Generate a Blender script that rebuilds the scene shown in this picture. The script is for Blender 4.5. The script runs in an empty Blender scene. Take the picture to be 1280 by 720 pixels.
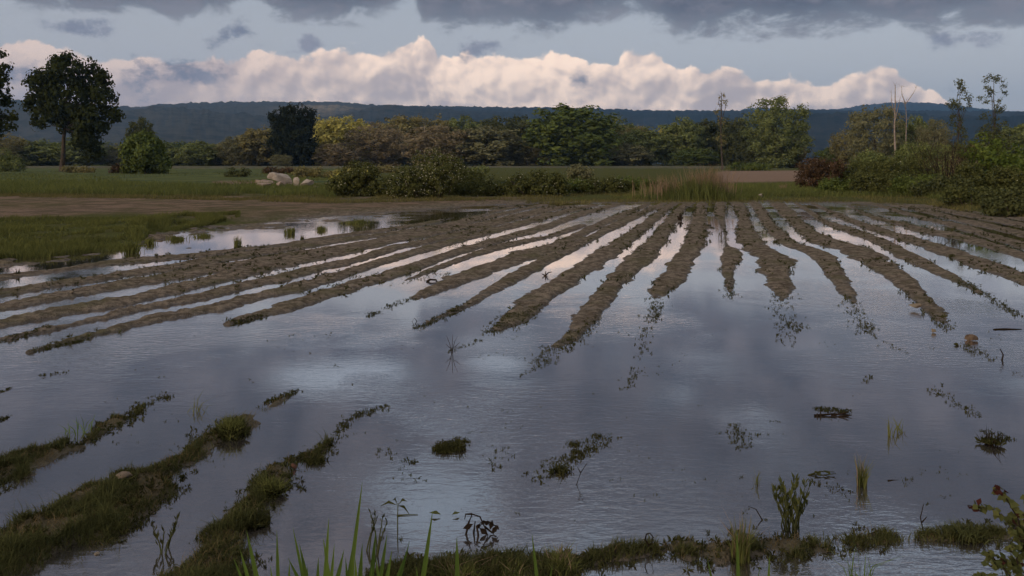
import bpy, bmesh, math, random
import numpy as np
from mathutils import Vector, noise as mnoise

random.seed(7)
RNG = np.random.default_rng(7)
F, HZ, CX, H = 1050.0, 203.0, 640.0, 1.6      # focal length in photo pixels, horizon row, centre column, eye height
PI = math.pi
scene = bpy.context.scene
COL = scene.collection


def P(px, py, z=0.0):
    """ground point (at height z) seen at a photo pixel"""
    Y = F * (H - z) / (py - HZ)
    return np.array([(px - CX) / F * Y, Y, z])


def at(px, D):
    return ((px - CX) / F * D, D)


# ------------------------------------------------------------------ numpy noise
def _hash(ix, iy, s):
    h = (ix * 374761393 + iy * 668265263 + s * 1442695041) & 0x7FFFFFFF
    h = ((h ^ (h >> 13)) * 1274126177) & 0x7FFFFFFF
    return ((h ^ (h >> 16)) & 0xFFFF) / 65535.0


def vnoise(x, y, s=0):
    x = np.asarray(x, float); y = np.asarray(y, float)
    ix = np.floor(x).astype(np.int64); iy = np.floor(y).astype(np.int64)
    fx = x - ix; fy = y - iy
    fx = fx * fx * (3 - 2 * fx); fy = fy * fy * (3 - 2 * fy)
    a = _hash(ix, iy, s); b = _hash(ix + 1, iy, s); c = _hash(ix, iy + 1, s); d = _hash(ix + 1, iy + 1, s)
    return (a * (1 - fx) + b * fx) * (1 - fy) + (c * (1 - fx) + d * fx) * fy


def fbm(x, y, o=4, s=0):
    r = 0; a = 0.5; t = 0
    for k in range(o):
        r = r + a * vnoise(x * 2 ** k + 17.3 * k, y * 2 ** k - 9.1 * k, s + k); t += a; a *= 0.5
    return r / t


def sstep(a, b, x):
    t = np.clip((x - a) / (b - a), 0, 1)
    return t * t * (3 - 2 * t)


# ------------------------------------------------------------------ mesh helpers
def mesh_from(name, verts, faces, smooth=False, attrs=None):
    """faces: list of (M,k) int arrays"""
    me = bpy.data.meshes.new(name)
    verts = np.asarray(verts, np.float32).reshape(-1, 3)
    faces = [np.asarray(f, np.int32) for f in faces if len(f)]
    me.vertices.add(len(verts)); me.vertices.foreach_set('co', verts.ravel())
    nl = sum(f.size for f in faces); npoly = sum(len(f) for f in faces)
    me.loops.add(nl); me.polygons.add(npoly)
    me.loops.foreach_set('vertex_index', np.concatenate([f.ravel() for f in faces]))
    ls = []; st = 0
    for f in faces:
        ls.append(np.arange(len(f)) * f.shape[1] + st); st += f.size
    me.polygons.foreach_set('loop_start', np.concatenate(ls).astype(np.int32))
    if smooth:
        me.polygons.foreach_set('use_smooth', np.ones(npoly, bool))
    me.update(calc_edges=True)
    for k, v in (attrs or {}).items():
        a = me.attributes.new(k, 'FLOAT', 'POINT'); a.data.foreach_set('value', np.asarray(v, np.float32))
    me.validate()
    return me


def link(name, me, mat=None, parent=None, loc=None):
    o = bpy.data.objects.new(name, me); COL.objects.link(o)
    if mat is not None:
        if len(me.materials) == 0:
            me.materials.append(mat)
        if o.material_slots[0].material is not mat:
            o.material_slots[0].link = 'OBJECT'; o.material_slots[0].material = mat
    if parent is not None:
        o.parent = parent
    if loc is not None:
        o.location = loc
    return o


def tag(o, label=None, cat=None, group=None, kind=None):
    for k, v in (('label', label), ('category', cat), ('group', group), ('kind', kind)):
        if v:
            o[k] = v
    return o


def empty(name, loc, rz=0.0, label=None, cat=None, group=None):
    o = bpy.data.objects.new(name, None); COL.objects.link(o)
    o.empty_display_size = 0.3; o.location = loc; o.rotation_euler = (0, 0, rz)
    return tag(o, label, cat, group)


class Geo:
    def __init__(s):
        s.v = []; s.f = {}; s.n = 0

    def add(s, v, faces):
        v = np.asarray(v, float).reshape(-1, 3)
        for f in faces:
            f = np.asarray(f, int)
            if f.ndim == 1: f = f[None]
            s.f.setdefault(f.shape[1], []).append(f + s.n)
        s.v.append(v); s.n += len(v)

    def mesh(s, name, smooth=False):
        return mesh_from(name, np.concatenate(s.v), [np.concatenate(s.f[k]) for k in sorted(s.f)], smooth)

    def tube(s, pts, rad, n=6):
        pts = [np.asarray(p, float) for p in pts]; m = len(pts)
        vs = []
        for i, p in enumerate(pts):
            t = pts[min(i + 1, m - 1)] - pts[max(i - 1, 0)]
            t = t / (np.linalg.norm(t) + 1e-9)
            u = np.cross(t, [0, 0, 1.0] if abs(t[2]) < 0.9 else [1.0, 0, 0]); u /= np.linalg.norm(u); w = np.cross(t, u)
            for k in range(n):
                a = 2 * PI * k / n
                vs.append(p + rad[i] * (math.cos(a) * u + math.sin(a) * w))
        fs = [[i * n + k, i * n + (k + 1) % n, (i + 1) * n + (k + 1) % n, (i + 1) * n + k] for i in range(m - 1) for k in range(n)]
        s.add(vs, [np.array(fs), np.array([list(range((m - 1) * n, m * n))])])

    def leaves(s, pos, nrm, size, asp=0.6, rng=RNG, axis=None):
        """diamond leaves, slightly folded"""
        N = len(pos)
        if N == 0: return
        nrm = nrm / (np.linalg.norm(nrm, axis=1, keepdims=True) + 1e-9)
        a = rng.normal(size=(N, 3)) if axis is None else axis
        t = np.cross(nrm, a); t /= (np.linalg.norm(t, axis=1, keepdims=True) + 1e-9)
        b = np.cross(nrm, t)
        if axis is not None:
            t, b = b, t
        sz = np.broadcast_to(np.asarray(size, float), (N,))[:, None]
        v = np.stack([pos - t * sz * 0.5, pos + b * sz * asp * 0.5 + nrm * sz * 0.12, pos + t * sz * 0.5, pos - b * sz * asp * 0.5 + nrm * sz * 0.12], 1)
        s.add(v.reshape(-1, 3), [np.arange(4 * N).reshape(N, 4)])

    def blades(s, base, h, w, lean, rng=RNG, dirs=None):
        """grass blades: quad + tip, bending over by lean"""
        N = len(base)
        if N == 0: return
        h = np.broadcast_to(np.asarray(h, float), (N,)); w = np.broadcast_to(np.asarray(w, float), (N,)); lean = np.broadcast_to(np.asarray(lean, float), (N,))
        a = rng.uniform(0, 2 * PI, N) if dirs is None else dirs
        d = np.stack([np.cos(a), np.sin(a), np.zeros(N)], 1)
        sa = rng.uniform(0, 2 * PI, N)
        sd = np.stack([np.cos(sa), np.sin(sa), np.zeros(N)], 1)
        up = np.array([0, 0, 1.0])
        def pt(t):
            return base + d * (h * lean * t * t)[:, None] + up * (h * t * (1 - 0.28 * lean * t))[:, None]
        m0, m1, m2 = pt(0.0), pt(0.5), pt(1.0)
        ww = w[:, None] * 0.5
        v = np.stack([m0 - sd * ww, m0 + sd * ww, m1 + sd * ww * 0.8, m1 - sd * ww * 0.8, m2], 1).reshape(-1, 3)
        i = np.arange(N)[:, None] * 5
        s.add(v, [i + np.array([[0, 1, 2, 3]]), i + np.array([[3, 2, 4]])])


# ------------------------------------------------------------------ materials
def new_mat(name):
    m = bpy.data.materials.new(name); m.use_nodes = True
    nt = m.node_tree; nt.nodes.clear()
    return m, nt


class NT:
    """tiny node-expression helper"""
    def __init__(s, nt):
        s.nt = nt

    def n(s, t, **kw):
        nd = s.nt.nodes.new(t)
        for k, v in kw.items(): setattr(nd, k, v)
        return nd

    def put(s, sock, v):
        if hasattr(v, 'is_output'):
            s.nt.links.new(v, sock)
        elif v is not None:
            try: sock.default_value = v
            except Exception: sock.default_value = tuple(v) + (1.0,)

    def m(s, op, a, b=None, c=None, clamp=False):
        nd = s.n('ShaderNodeMath', operation=op, use_clamp=clamp)
        for i, v in enumerate((a, b, c)):
            if v is not None: s.put(nd.inputs[i], v)
        return nd.outputs[0]

    def mix(s, f, a, b):
        nd = s.n('ShaderNodeMix', data_type='RGBA')
        s.put(nd.inputs[0], f); s.put(nd.inputs[6], a); s.put(nd.inputs[7], b)
        return nd.outputs[2]

    def ss(s, lo, hi, x):
        nd = s.n('ShaderNodeMapRange', interpolation_type='SMOOTHSTEP')
        s.put(nd.inputs[0], x); s.put(nd.inputs[1], lo); s.put(nd.inputs[2], hi)
        return nd.outputs[0]

    def noise(s, vec, scale, detail=4, rough=0.5, dist=0.0, dim='3D'):
        nd = s.n('ShaderNodeTexNoise', noise_dimensions=dim)
        if vec is not None: s.put(nd.inputs['Vector'], vec)
        nd.inputs['Scale'].default_value = scale; nd.inputs['Detail'].default_value = detail
        nd.inputs['Roughness'].default_value = rough; nd.inputs['Distortion'].default_value = dist
        return nd.outputs[0]

    def xyz(s, x, y, z):
        nd = s.n('ShaderNodeCombineXYZ')
        for i, v in enumerate((x, y, z)): s.put(nd.inputs[i], v)
        return nd.outputs[0]


def c4(c): return (c[0], c[1], c[2], 1.0)


def leaf_mat(name, c, var=0.35, trans=0.25, warm=0.25):
    m, nt = new_mat(name); q = NT(nt)
    geo = q.n('ShaderNodeNewGeometry'); oi = q.n('ShaderNodeObjectInfo')
    tc = q.n('ShaderNodeTexCoord')
    big = q.noise(tc.outputs['Object'], 0.35, 2)
    r = q.m('ADD', q.m('MULTIPLY', geo.outputs['Random Per Island'], 0.7), q.m('MULTIPLY', q.ss(0.35, 0.65, big), 0.3))
    lo = tuple(x * (1 - var) for x in c); hi = (c[0] * (1 + var + warm), c[1] * (1 + var), c[2] * (1 + var * 0.5))
    col = q.mix(r, c4(lo), c4(hi))
    d = q.n('ShaderNodeBsdfDiffuse'); t = q.n('ShaderNodeBsdfTranslucent'); mx = q.n('ShaderNodeMixShader'); out = q.n('ShaderNodeOutputMaterial')
    q.put(d.inputs[0], col); q.put(t.inputs[0], col); mx.inputs[0].default_value = trans
    nt.links.new(d.outputs[0], mx.inputs[1]); nt.links.new(t.outputs[0], mx.inputs[2]); nt.links.new(mx.outputs[0], out.inputs[0])
    return m


def solid_mat(name, c, c2=None, scale=4.0, rough=0.9, bump=0.0, spec=0.03):
    m, nt = new_mat(name); q = NT(nt)
    tc = q.n('ShaderNodeTexCoord')
    n1 = q.noise(tc.outputs['Object'], scale, 6, 0.6)
    b = q.n('ShaderNodeBsdfPrincipled'); out = q.n('ShaderNodeOutputMaterial')
    q.put(b.inputs['Base Color'], q.mix(q.ss(0.35, 0.68, n1), c4(c), c4(c2 or tuple(x * 0.6 for x in c))))
    b.inputs['Roughness'].default_value = rough; b.inputs['Specular IOR Level'].default_value = spec
    if bump:
        bp = q.n('ShaderNodeBump'); bp.inputs['Strength'].default_value = bump; bp.inputs['Distance'].default_value = 0.05
        q.put(bp.inputs['Height'], n1); q.put(b.inputs['Normal'], bp.outputs[0])
    nt.links.new(b.outputs[0], out.inputs[0])
    return m


M = dict(
    oak=leaf_mat('oak_leaves', (0.040, 0.052, 0.017)),
    dark=leaf_mat('dark_leaves', (0.085, 0.102, 0.044)),
    green=leaf_mat('green_leaves', (0.105, 0.145, 0.042)),
    midgreen=leaf_mat('mid_green_leaves', (0.160, 0.200, 0.074)),
    yellow=leaf_mat('yellow_green_leaves', (0.40, 0.395, 0.115)),
    olive=leaf_mat('olive_leaves', (0.215, 0.208, 0.092)),
    grey=leaf_mat('grey_catkin_leaves', (0.25, 0.222, 0.138)),
    willow=leaf_mat('willow_leaves', (0.185, 0.196, 0.104)),
    conifer=leaf_mat('needle_leaves', (0.024, 0.032, 0.018), trans=0.1),
    brown=leaf_mat('brown_twig_leaves', (0.10, 0.072, 0.045)),
    bright=leaf_mat('bright_leaves', (0.10, 0.145, 0.034)),
    red=leaf_mat('reddish_leaves', (0.095, 0.066, 0.042)),
    bramble=leaf_mat('bramble_leaves', (0.092, 0.108, 0.040)),
    blossom=leaf_mat('pale_blossom', (0.48, 0.44, 0.32), var=0.2, warm=0.0),
    weed=leaf_mat('weed_leaves', (0.052, 0.058, 0.024)),
    grass=leaf_mat('grass_blades', (0.125, 0.138, 0.046), warm=0.15),
    grass_far=leaf_mat('meadow_blades', (0.118, 0.142, 0.048), warm=0.2),
    olivegrass=leaf_mat('olive_grass_blades', (0.135, 0.132, 0.055), warm=0.2),
    lushgrass=leaf_mat('lush_grass_blades', (0.10, 0.165, 0.035), trans=0.4),
    dry=leaf_mat('dry_reed', (0.27, 0.195, 0.13), warm=0.1),
    bankgrass=leaf_mat('bank_grass_blades', (0.078, 0.088, 0.036), warm=0.2),
    bankplant=leaf_mat('water_plant_leaves', (0.075, 0.09, 0.032)),
    straw=leaf_mat('withered_blades', (0.15, 0.115, 0.06), warm=0.1),
    deadweed=leaf_mat('dead_weed', (0.03, 0.024, 0.018)),
    redleaf=leaf_mat('red_bramble_leaf', (0.055, 0.022, 0.018)),
    bark=solid_mat('bark', (0.10, 0.075, 0.055), (0.05, 0.04, 0.03), 2.0, bump=0.6),
    palebark=solid_mat('dead_wood', (0.36, 0.29, 0.235), (0.2, 0.165, 0.13), 2.0),
    twig=solid_mat('twig', (0.045, 0.035, 0.025)),
    stem=solid_mat('plant_stem', (0.07, 0.075, 0.03)),
    rock=solid_mat('pinkish_rock', (0.34, 0.26, 0.20), (0.20, 0.15, 0.115), 2.6, bump=0.7),
    palerock=solid_mat('pale_rock', (0.40, 0.33, 0.265), (0.25, 0.20, 0.155), 2.8, bump=0.7),
    stone=solid_mat('orange_stone', (0.155, 0.11, 0.075), (0.08, 0.056, 0.04), 30, bump=0.5),
    palestone=solid_mat('buff_stone', (0.24, 0.19, 0.13), (0.14, 0.105, 0.075), 14, bump=0.5),
    buffstone=solid_mat('muddy_stone', (0.22, 0.165, 0.12), (0.12, 0.09, 0.065), 20, bump=0.6),
    redstone=solid_mat('red_stone', (0.13, 0.065, 0.045), (0.08, 0.045, 0.035), 14, bump=0.5),
)

# ------------------------------------------------------------------ ridges of the flooded field: waterline centre (photo px) and width
# each: mode ('h' width measured across in px, 'v' measured down), [(x, y, width), ...]
RIDGES = [
    ('h', [(862, 254, 13), (850, 262, 16), (840, 275, 20), (825, 295, 25), (807, 317, 39), (775, 347, 34), (742, 385, 34), (715, 420, 30), (686, 438, 16)]),
    ('h', [(878, 254, 13), (877, 258, 15), (874, 272, 21), (872, 290, 29), (865, 310, 31), (852, 327, 33), (842, 345, 38), (826, 364, 27), (821, 374, 5)]),
    ('h', [(902, 253, 13), (900, 265, 16), (902, 276, 10), (906, 290, 5), (908, 305, 4), (915, 317, 30), (910, 335, 20), (912, 355, 13), (912, 364, 4)]),
    ('h', [(920, 253, 16), (925, 260, 19), (930, 275, 18), (934, 295, 32), (948, 312, 40), (965, 322, 46), (970, 337, 43), (975, 355, 33), (977, 367, 18), (977, 376, 4)]),
    ('h', [(942, 253, 14), (950, 262, 17), (957, 275, 18), (972, 292, 22), (987, 305, 27), (1010, 312, 32), (1030, 322, 33), (1040, 337, 27), (1050, 352, 25), (1062, 370, 20), (1068, 378, 4)]),
    ('h', [(970, 253, 18), (977, 259, 23), (995, 277, 25), (1012, 292, 32), (1040, 305, 46), (1070, 312, 50), (1090, 325, 42), (1117, 342, 40), (1134, 357, 34), (1154, 375, 31), (1170, 391, 26), (1181, 403, 10)]),
    ('v', [(995, 254, 5), (1005, 260, 7), (1027, 275, 8), (1044, 282, 9), (1074, 292, 11), (1106, 305, 14), (1134, 320, 17), (1154, 330, 17), (1179, 342, 14), (1209, 357, 8), (1225, 366, 4)]),
    ('v', [(1015, 254, 4), (1039, 265, 6), (1061, 275, 8), (1096, 287, 9), (1129, 297, 11), (1164, 307, 14), (1199, 320, 15), (1234, 332, 18), (1274, 347, 19), (1340, 375, 20)]),
    ('v', [(1060, 256, 4), (1074, 264, 4), (1099, 274, 6), (1124, 279, 6), (1150, 287, 7), (1179, 292, 11), (1214, 300, 9), (1249, 310, 11), (1279, 320, 10), (1340, 342, 12)]),
    ('v', [(1095, 256, 4), (1129, 266, 5), (1164, 275, 6), (1194, 282, 8), (1224, 291, 9), (1274, 305, 12), (1340, 325, 14)]),
    ('v', [(1120, 257, 4), (1154, 263, 5), (1184, 271, 6), (1224, 280, 7), (1274, 291, 9), (1340, 308, 11)]),
    ('v', [(1150, 258, 4), (1199, 266, 6), (1239, 274, 7), (1279, 282, 8), (1340, 296, 9)]),
    ('h', [(842, 254, 12), (835, 259, 14), (815, 275, 19), (800, 287, 24), (775, 305, 32), (750, 322, 38), (720, 342, 42), (700, 355, 44), (680, 368, 44), (660, 385, 44), (642, 400, 40), (622, 412, 18)]),
    ('v', [(830, 254, 5), (817, 260, 7), (787, 273, 11), (750, 292, 12), (720, 307, 13), (680, 327, 16), (642, 347, 18), (610, 366, 16), (587, 380, 12), (562, 391, 7), (535, 403, 4)]),
    ('v', [(810, 255, 5), (800, 260, 6), (770, 272, 9), (745, 283, 11), (720, 296, 14), (695, 308, 17), (655, 320, 19), (605, 338, 20), (567, 353, 18), (537, 365, 13), (518, 373, 6)]),
    ('v', [(727, 282, 7), (705, 290, 7), (685, 296, 4), (640, 305, 7), (600, 316, 8), (555, 332, 8), (525, 344, 6), (508, 350, 3)]),
    ('v', [(775, 255, 5), (755, 260, 6), (725, 268, 8), (705, 276, 8), (680, 284, 9), (645, 294, 9), (592, 309, 10), (542, 325, 12), (492, 343, 14), (440, 357, 15), (395, 372, 17), (347, 388, 12), (307, 398, 8), (286, 405, 3)]),
    ('v', [(740, 257, 5), (700, 266, 7), (660, 277, 9), (615, 289, 9), (555, 305, 9), (492, 323, 10), (465, 331, 10), (415, 347, 12), (365, 361, 14), (315, 373, 11), (265, 386, 14), (200, 398, 10), (150, 410, 9), (110, 420, 7), (70, 431, 5), (37, 440, 3)]),
    ('v', [(710, 258, 5), (680, 264, 6), (630, 277, 7), (592, 288, 8), (530, 303, 8), (496, 309, 8), (452, 323, 9), (390, 337, 11), (340, 350, 12), (290, 362, 11), (240, 374, 10), (175, 386, 9), (125, 398, 7), (75, 409, 7), (32, 418, 6), (-10, 428, 6)]),
    ('v', [(690, 258, 4), (655, 267, 5), (605, 279, 6), (567, 287, 6), (517, 297, 6), (490, 301, 6), (452, 309, 10), (415, 317, 13), (365, 326, 17), (315, 337, 17), (265, 351, 15), (237, 357, 14), (187, 369, 13), (125, 382, 15), (75, 390, 15), (25, 401, 13), (-40, 415, 13)]),
    ('v', [(680, 256, 4), (640, 265, 5), (590, 277, 6), (542, 288, 6), (500, 296, 6), (465, 302, 6), (415, 311, 8), (365, 319, 10), (315, 328, 11), (265, 337, 12), (225, 344, 12), (175, 352, 12), (125, 361, 12), (75, 370, 11), (25, 380, 10), (-40, 392, 10)]),
    ('v', [(650, 258, 4), (620, 264, 4), (580, 276, 5), (530, 286, 5), (470, 295, 5), (415, 302, 7), (352, 312, 9), (290, 321, 10), (237, 331, 10), (175, 340, 10), (112, 350, 9), (50, 359, 9), (-40, 374, 9)]),
    ('v', [(640, 256, 3), (617, 261, 3), (567, 271, 4), (530, 280, 5), (477, 288, 5), (415, 296, 5), (365, 304, 6), (302, 312, 5), (252, 319, 6), (175, 325, 7), (125, 330, 8), (75, 336, 9), (25, 343, 8), (-40, 352, 8)]),
]
# grassy foreground banks
BANKS = [
    ('h', [(-90, 745, 170), (60, 672, 165), (125, 634, 135), (190, 592, 85), (235, 569, 52), (262, 552, 30), (290, 540, 50), (312, 522, 16), (340, 508, 6), (366, 492, 6)]),
    ('v', [(-50, 606, 42), (0, 586, 38), (50, 570, 28), (90, 558, 16), (112, 548, 6), (140, 530, 12), (165, 519, 8), (185, 505, 3)]),
    ('h', [(255, 735, 110), (262, 704, 90), (275, 668, 50), (300, 648, 40), (325, 622, 34), (338, 600, 40), (350, 582, 20), (375, 573, 8), (395, 567, 22), (412, 553, 5)]),
    ('v', [(470, 725, 10), (540, 716, 22), (600, 712, 24), (660, 710, 24), (705, 706, 22), (740, 698, 12), (780, 690, 14), (830, 688, 12), (900, 690, 22), (945, 686, 20), (1000, 682, 20), (1060, 676, 12), (1110, 672, 14), (1160, 670, 12), (1200, 666, 18), (1240, 664, 14), (1300, 660, 14)]),
]
SHORE = [(-400, 345), (-120, 325), (0, 318), (60, 315), (110, 309), (150, 311), (182, 303), (184, 288), (230, 283), (285, 284), (330, 280), (370, 273), (420, 268), (480, 266), (520, 262), (560, 259), (610, 256), (660, 253), (740, 252), (800, 251), (900, 251), (1000, 252), (1100, 254), (1160, 257), (1200, 263), (1280, 274), (1400, 292), (1700, 330)]


def smooth_poly(pts, step=0.12):
    """Catmull-Rom in the ground plane"""
    pts = np.array(pts); n = len(pts); out = []
    for i in range(n - 1):
        p0 = pts[max(i - 1, 0)]; p1 = pts[i]; p2 = pts[i + 1]; p3 = pts[min(i + 2, n - 1)]
        k = max(2, int(np.linalg.norm(p2[:2] - p1[:2]) / step))
        k = min(k, 40)
        for t in np.linspace(0, 1, k, endpoint=False):
            out.append(0.5 * ((2 * p1) + (-p0 + p2) * t + (2 * p0 - 5 * p1 + 4 * p2 - p3) * t * t + (-p0 + 3 * p1 - 3 * p2 + p3) * t ** 3))
    out.append(pts[-1])
    return np.array(out)


def ridge_world(mode, pts, kv=0.42):
    W = [P(x, y) for x, y, w in pts]; n = len(pts); rows = []
    for i, (x, y, w) in enumerate(pts):
        d = (W[min(i + 1, n - 1)] - W[max(i - 1, 0)])[:2]; d = d / np.linalg.norm(d); nrm = np.array([-d[1], d[0]])
        Y = W[i][1]
        if mode == 'h': off = np.array([w * Y / F, 0.0])
        else: off = np.array([(x - CX) / F * (Y * Y / (F * H)) * w, Y * Y / (F * H) * w])
        rows.append([W[i][0], W[i][1], max(0.02, abs(off @ nrm) * (0.45 if mode == 'h' else kv))])
    return smooth_poly(rows)


RW = [(ridge_world(m, p), 'r') for m, p in RIDGES] + [(ridge_world(m, p, 0.52), 'b') for m, p in BANKS]
_sx = np.array([p[0] for p in SHORE], float); _sy = np.array([p[1] for p in SHORE], float)


def shore_Y(px):
    return F * H / (np.interp(px, _sx, _sy) - HZ)


# ---- the one ground sheet: a fan of points round the camera, dense where the field is seen
def axis_theta():
    d = np.arange(-38.0, 38.001, 0.1)
    a = np.concatenate([[-180, -150, -120, -100, -85, -75, -66, -58, -52, -47, -43, -40], d, [40, 43, 47, 52, 58, 66, 75, 85, 100, 120, 150]])
    return np.radians(a)


TH = axis_theta()
RR = [0.4, 0.8, 1.2, 1.6, 2.0, 2.3]
r = 2.6
while r < 62: RR.append(r); r *= 1.0047
while r < 9000: RR.append(r); r *= 1.07
RR = np.array(RR)
NT_, NR_ = len(TH), len(RR)
GX = (RR[:, None] * np.sin(TH)[None]).ravel(); GY = (RR[:, None] * np.cos(TH)[None]).ravel()
GPX = np.where(GY > 0.3, CX + F * GX / np.maximum(GY, 0.3), np.where(GX < 0, -400, 1700))
GPX = np.clip(GPX, -400, 1700)

ridge_z = np.full(GX.shape, -1.0)
bank_z = np.full(GX.shape, -1.0)
near = (np.hypot(GX, GY) < 62) & (GY > 1)
nidx = np.nonzero(near)[0]
nx, ny = GX[nidx], GY[nidx]
wob = (fbm(nx * 2.2, ny * 2.2, 4, 5) - 0.5); wob2 = (fbm(nx * 5.0, ny * 5.0, 4, 6) - 0.5)
for poly, kind in RW:
    tgt = ridge_z if kind == 'r' else bank_z
    hwmax = poly[:, 2].max() * 1.9 + 0.25
    bb = (nx > poly[:, 0].min() - hwmax) & (nx < poly[:, 0].max() + hwmax) & (ny > poly[:, 1].min() - hwmax) & (ny < poly[:, 1].max() + hwmax)
    ii = np.nonzero(bb)[0]
    if not len(ii): continue
    x, y = nx[ii], ny[ii]
    best = np.full(len(ii), 1e9); bh = np.full(len(ii), 0.1)
    for a, b in zip(poly[:-1], poly[1:]):
        d = b[:2] - a[:2]; L2 = d @ d + 1e-12
        m = (x > min(a[0], b[0]) - hwmax) & (x < max(a[0], b[0]) + hwmax) & (y > min(a[1], b[1]) - hwmax) & (y < max(a[1], b[1]) + hwmax)
        k = np.nonzero(m)[0]
        if not len(k): continue
        t = np.clip(((x[k] - a[0]) * d[0] + (y[k] - a[1]) * d[1]) / L2, 0, 1)
        dist = np.hypot(x[k] - a[0] - t * d[0], y[k] - a[1] - t * d[1])
        hw = a[2] + (b[2] - a[2]) * t
        u = dist / hw
        better = u < best[k]
        kk = k[better]; best[kk] = u[better]; bh[kk] = hw[better]
    best = best * (1 + 0.9 * wob[ii]) + (0.0 if kind == 'r' else 1.1) * np.maximum(wob2[ii] * 2 + 0.06, 0)
    A = np.clip(bh * 0.22, 0.010, 0.034) if kind == 'r' else np.clip(bh * 0.14, 0.008, 0.030)
    z = np.maximum(A * (1 - best ** 2), -0.085)
    z = np.where(z > 0, A * (1 - (1 - np.clip(z / A, 0, 1)) ** 2.4), z)
    tgt[nidx[ii]] = np.maximum(tgt[nidx[ii]], z)

Ys = shore_Y(GPX)
dshore = (GY - Ys)
R0 = np.hypot(GX, GY)
n_big = fbm(GX * 0.5, GY * 0.5, 4, 11) - 0.5
n_mid = fbm(GX * 3.0, GY * 3.0, 4, 21) - 0.5
n_fine = fbm(GX * 13.0, GY * 13.0, 3, 31) - 0.5
fade = np.clip(1 - R0 / 70, 0, 1)
# bed of the flooded field
bed = -0.085 + 0.03 * n_mid
zz = np.maximum(np.maximum(ridge_z, bank_z), bed)
# muddy flats in the wet strip beyond the last left ridge
px_, = (GPX,)
GPY = np.where(GY > 0.3, HZ + F * H / np.maximum(GY, 0.3), 4000)
strip_lo = np.interp(px_, [-400, 0, 75, 125, 175, 252, 302, 365, 415, 477, 530, 567, 617, 640, 1700], [410, 343, 331, 325, 320, 314, 308, 300, 292, 284, 276, 268, 259, 250, 240])
flat = sstep(0.0, 5.0, strip_lo - GPY) * (px_ < 650)
zz = np.where(flat > 0, np.maximum(zz, flat * (-0.018 + 0.028 * sstep(330, 120, px_)) + (1 - flat) * -0.085 + 0.19 * n_mid * flat + 0.08 * n_big * flat), zz)
# land beyond the shore
land = np.where(dshore < 0, 0.014, 0.05) * dshore + 0.085 * n_big + 0.05 * n_mid + 0.012
landz = np.clip(land, -0.2, 0.12)
zz = np.maximum(zz, landz)
# the long open channel running along the left edge of the ridges
chanY = np.interp(px_, [-400, 0, 80, 150, 250, 340, 420, 500, 610], [372, 341, 331, 316, 303, 297, 286, 275, 263.5])
chanW = np.interp(px_, [-400, 0, 150, 300, 450, 610], [5, 4, 6, 10, 7, 5])
chan = np.clip(1.35 - np.abs(GPY - chanY + 6 * n_big) / chanW, 0, 1) * (px_ < 612) * (GY > 3)
zz = zz * (1 - chan) + np.minimum(zz, -0.045) * chan
# clods
n_clod = np.abs(fbm(GX * 7.0, GY * 7.0, 3, 51) - 0.5) * 2
clod = 0.026 * n_mid + 0.046 * n_fine + 0.022 * (n_clod - 0.35)
near_k = np.clip(1.35 - R0 / 22, 0.3, 1)
zz = zz + clod * np.where(zz > -0.06, 1.0, 0.25) * near_k * (R0 < 62)
# near bank under the camera
zz = np.maximum(zz, 0.32 * sstep(2.75, 1.7, GY) - 0.09)
far = sstep(60, 140, R0)
zz = zz + far * (fbm(GX * 0.01, GY * 0.01, 3, 41) - 0.5) * 0.5


# colour zones (what grows or lies where)
def poly_mask(poly, soft=2.0):
    """soft mask of a ground polygon given in photo px (upper and lower edge as functions of x)"""
    (xs, up, lo) = poly
    u = np.interp(px_, xs, up); l = np.interp(px_, xs, lo)
    GPYn = GPY + 9 * n_big + 3 * n_mid * np.clip((GPY - 215) / 40, 0, 1)
    if soft <= 1.0: GPYn = GPY
    return np.clip((GPYn - u) / soft + 0.5, 0, 1) * np.clip((l - GPYn) / soft + 0.5, 0, 1) * (px_ > xs[0]) * (px_ < xs[-1]) * (GY > 0.5)


GW = n_big * 8
soilband = poly_mask(([-400, 0, 150, 300, 420, 560, 640, 700], [238, 243, 245, 249, 252, 250, 250, 252], [292, 280, 272, 278, 272, 262, 256, 253]), 6)
shoregrass = poly_mask(([-400, 0, 60, 120, 200, 300, 400, 420], [290, 280, 277, 275, 274, 272, 266, 262], [352, 320, 318, 312, 286, 275, 268, 263]), 8)
plough = poly_mask(([895, 905, 1010, 1040, 1200, 1290], [216, 214.5, 214, 216, 225, 226], [228, 230, 229, 226, 232, 232]), 1.0)
baresoil = poly_mask(([265, 275, 320, 330], [228.5, 228, 228, 229], [230, 233, 233, 231]), 1.0)
meadow = ((GY > Ys + 0.3) & (GY > 1)).astype(float)
gmask = meadow * (1 - 0.92 * soilband * np.clip(0.9 + n_big * 1.2, 0, 1)) * (1 - plough) * (1 - baresoil)
gmask = np.maximum(gmask, shoregrass * 0.9 * np.clip(0.8 + n_big * 2, 0, 1) * meadow)
gmask = np.where(GY < 3.0, 1.0, gmask)
gmask = np.maximum(gmask, np.where(bank_z > 0.0, 0.38, 0))
infield = 1 - meadow
lush = poly_mask(([-400, 0, 200, 330, 430, 440], [210] * 6, [243, 243, 245, 247, 246, 245]), 3)
gv = np.stack([GX, GY, zz], 1)
i0 = np.arange(NR_ - 1)[:, None] * NT_ + np.arange(NT_)[None]
j1 = (np.arange(NT_) + 1) % NT_
i1 = np.arange(NR_ - 1)[:, None] * NT_ + j1[None]
gq = np.stack([i0, i1, i1 + NT_, i0 + NT_], -1).reshape(-1, 4)[:, ::-1]
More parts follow.
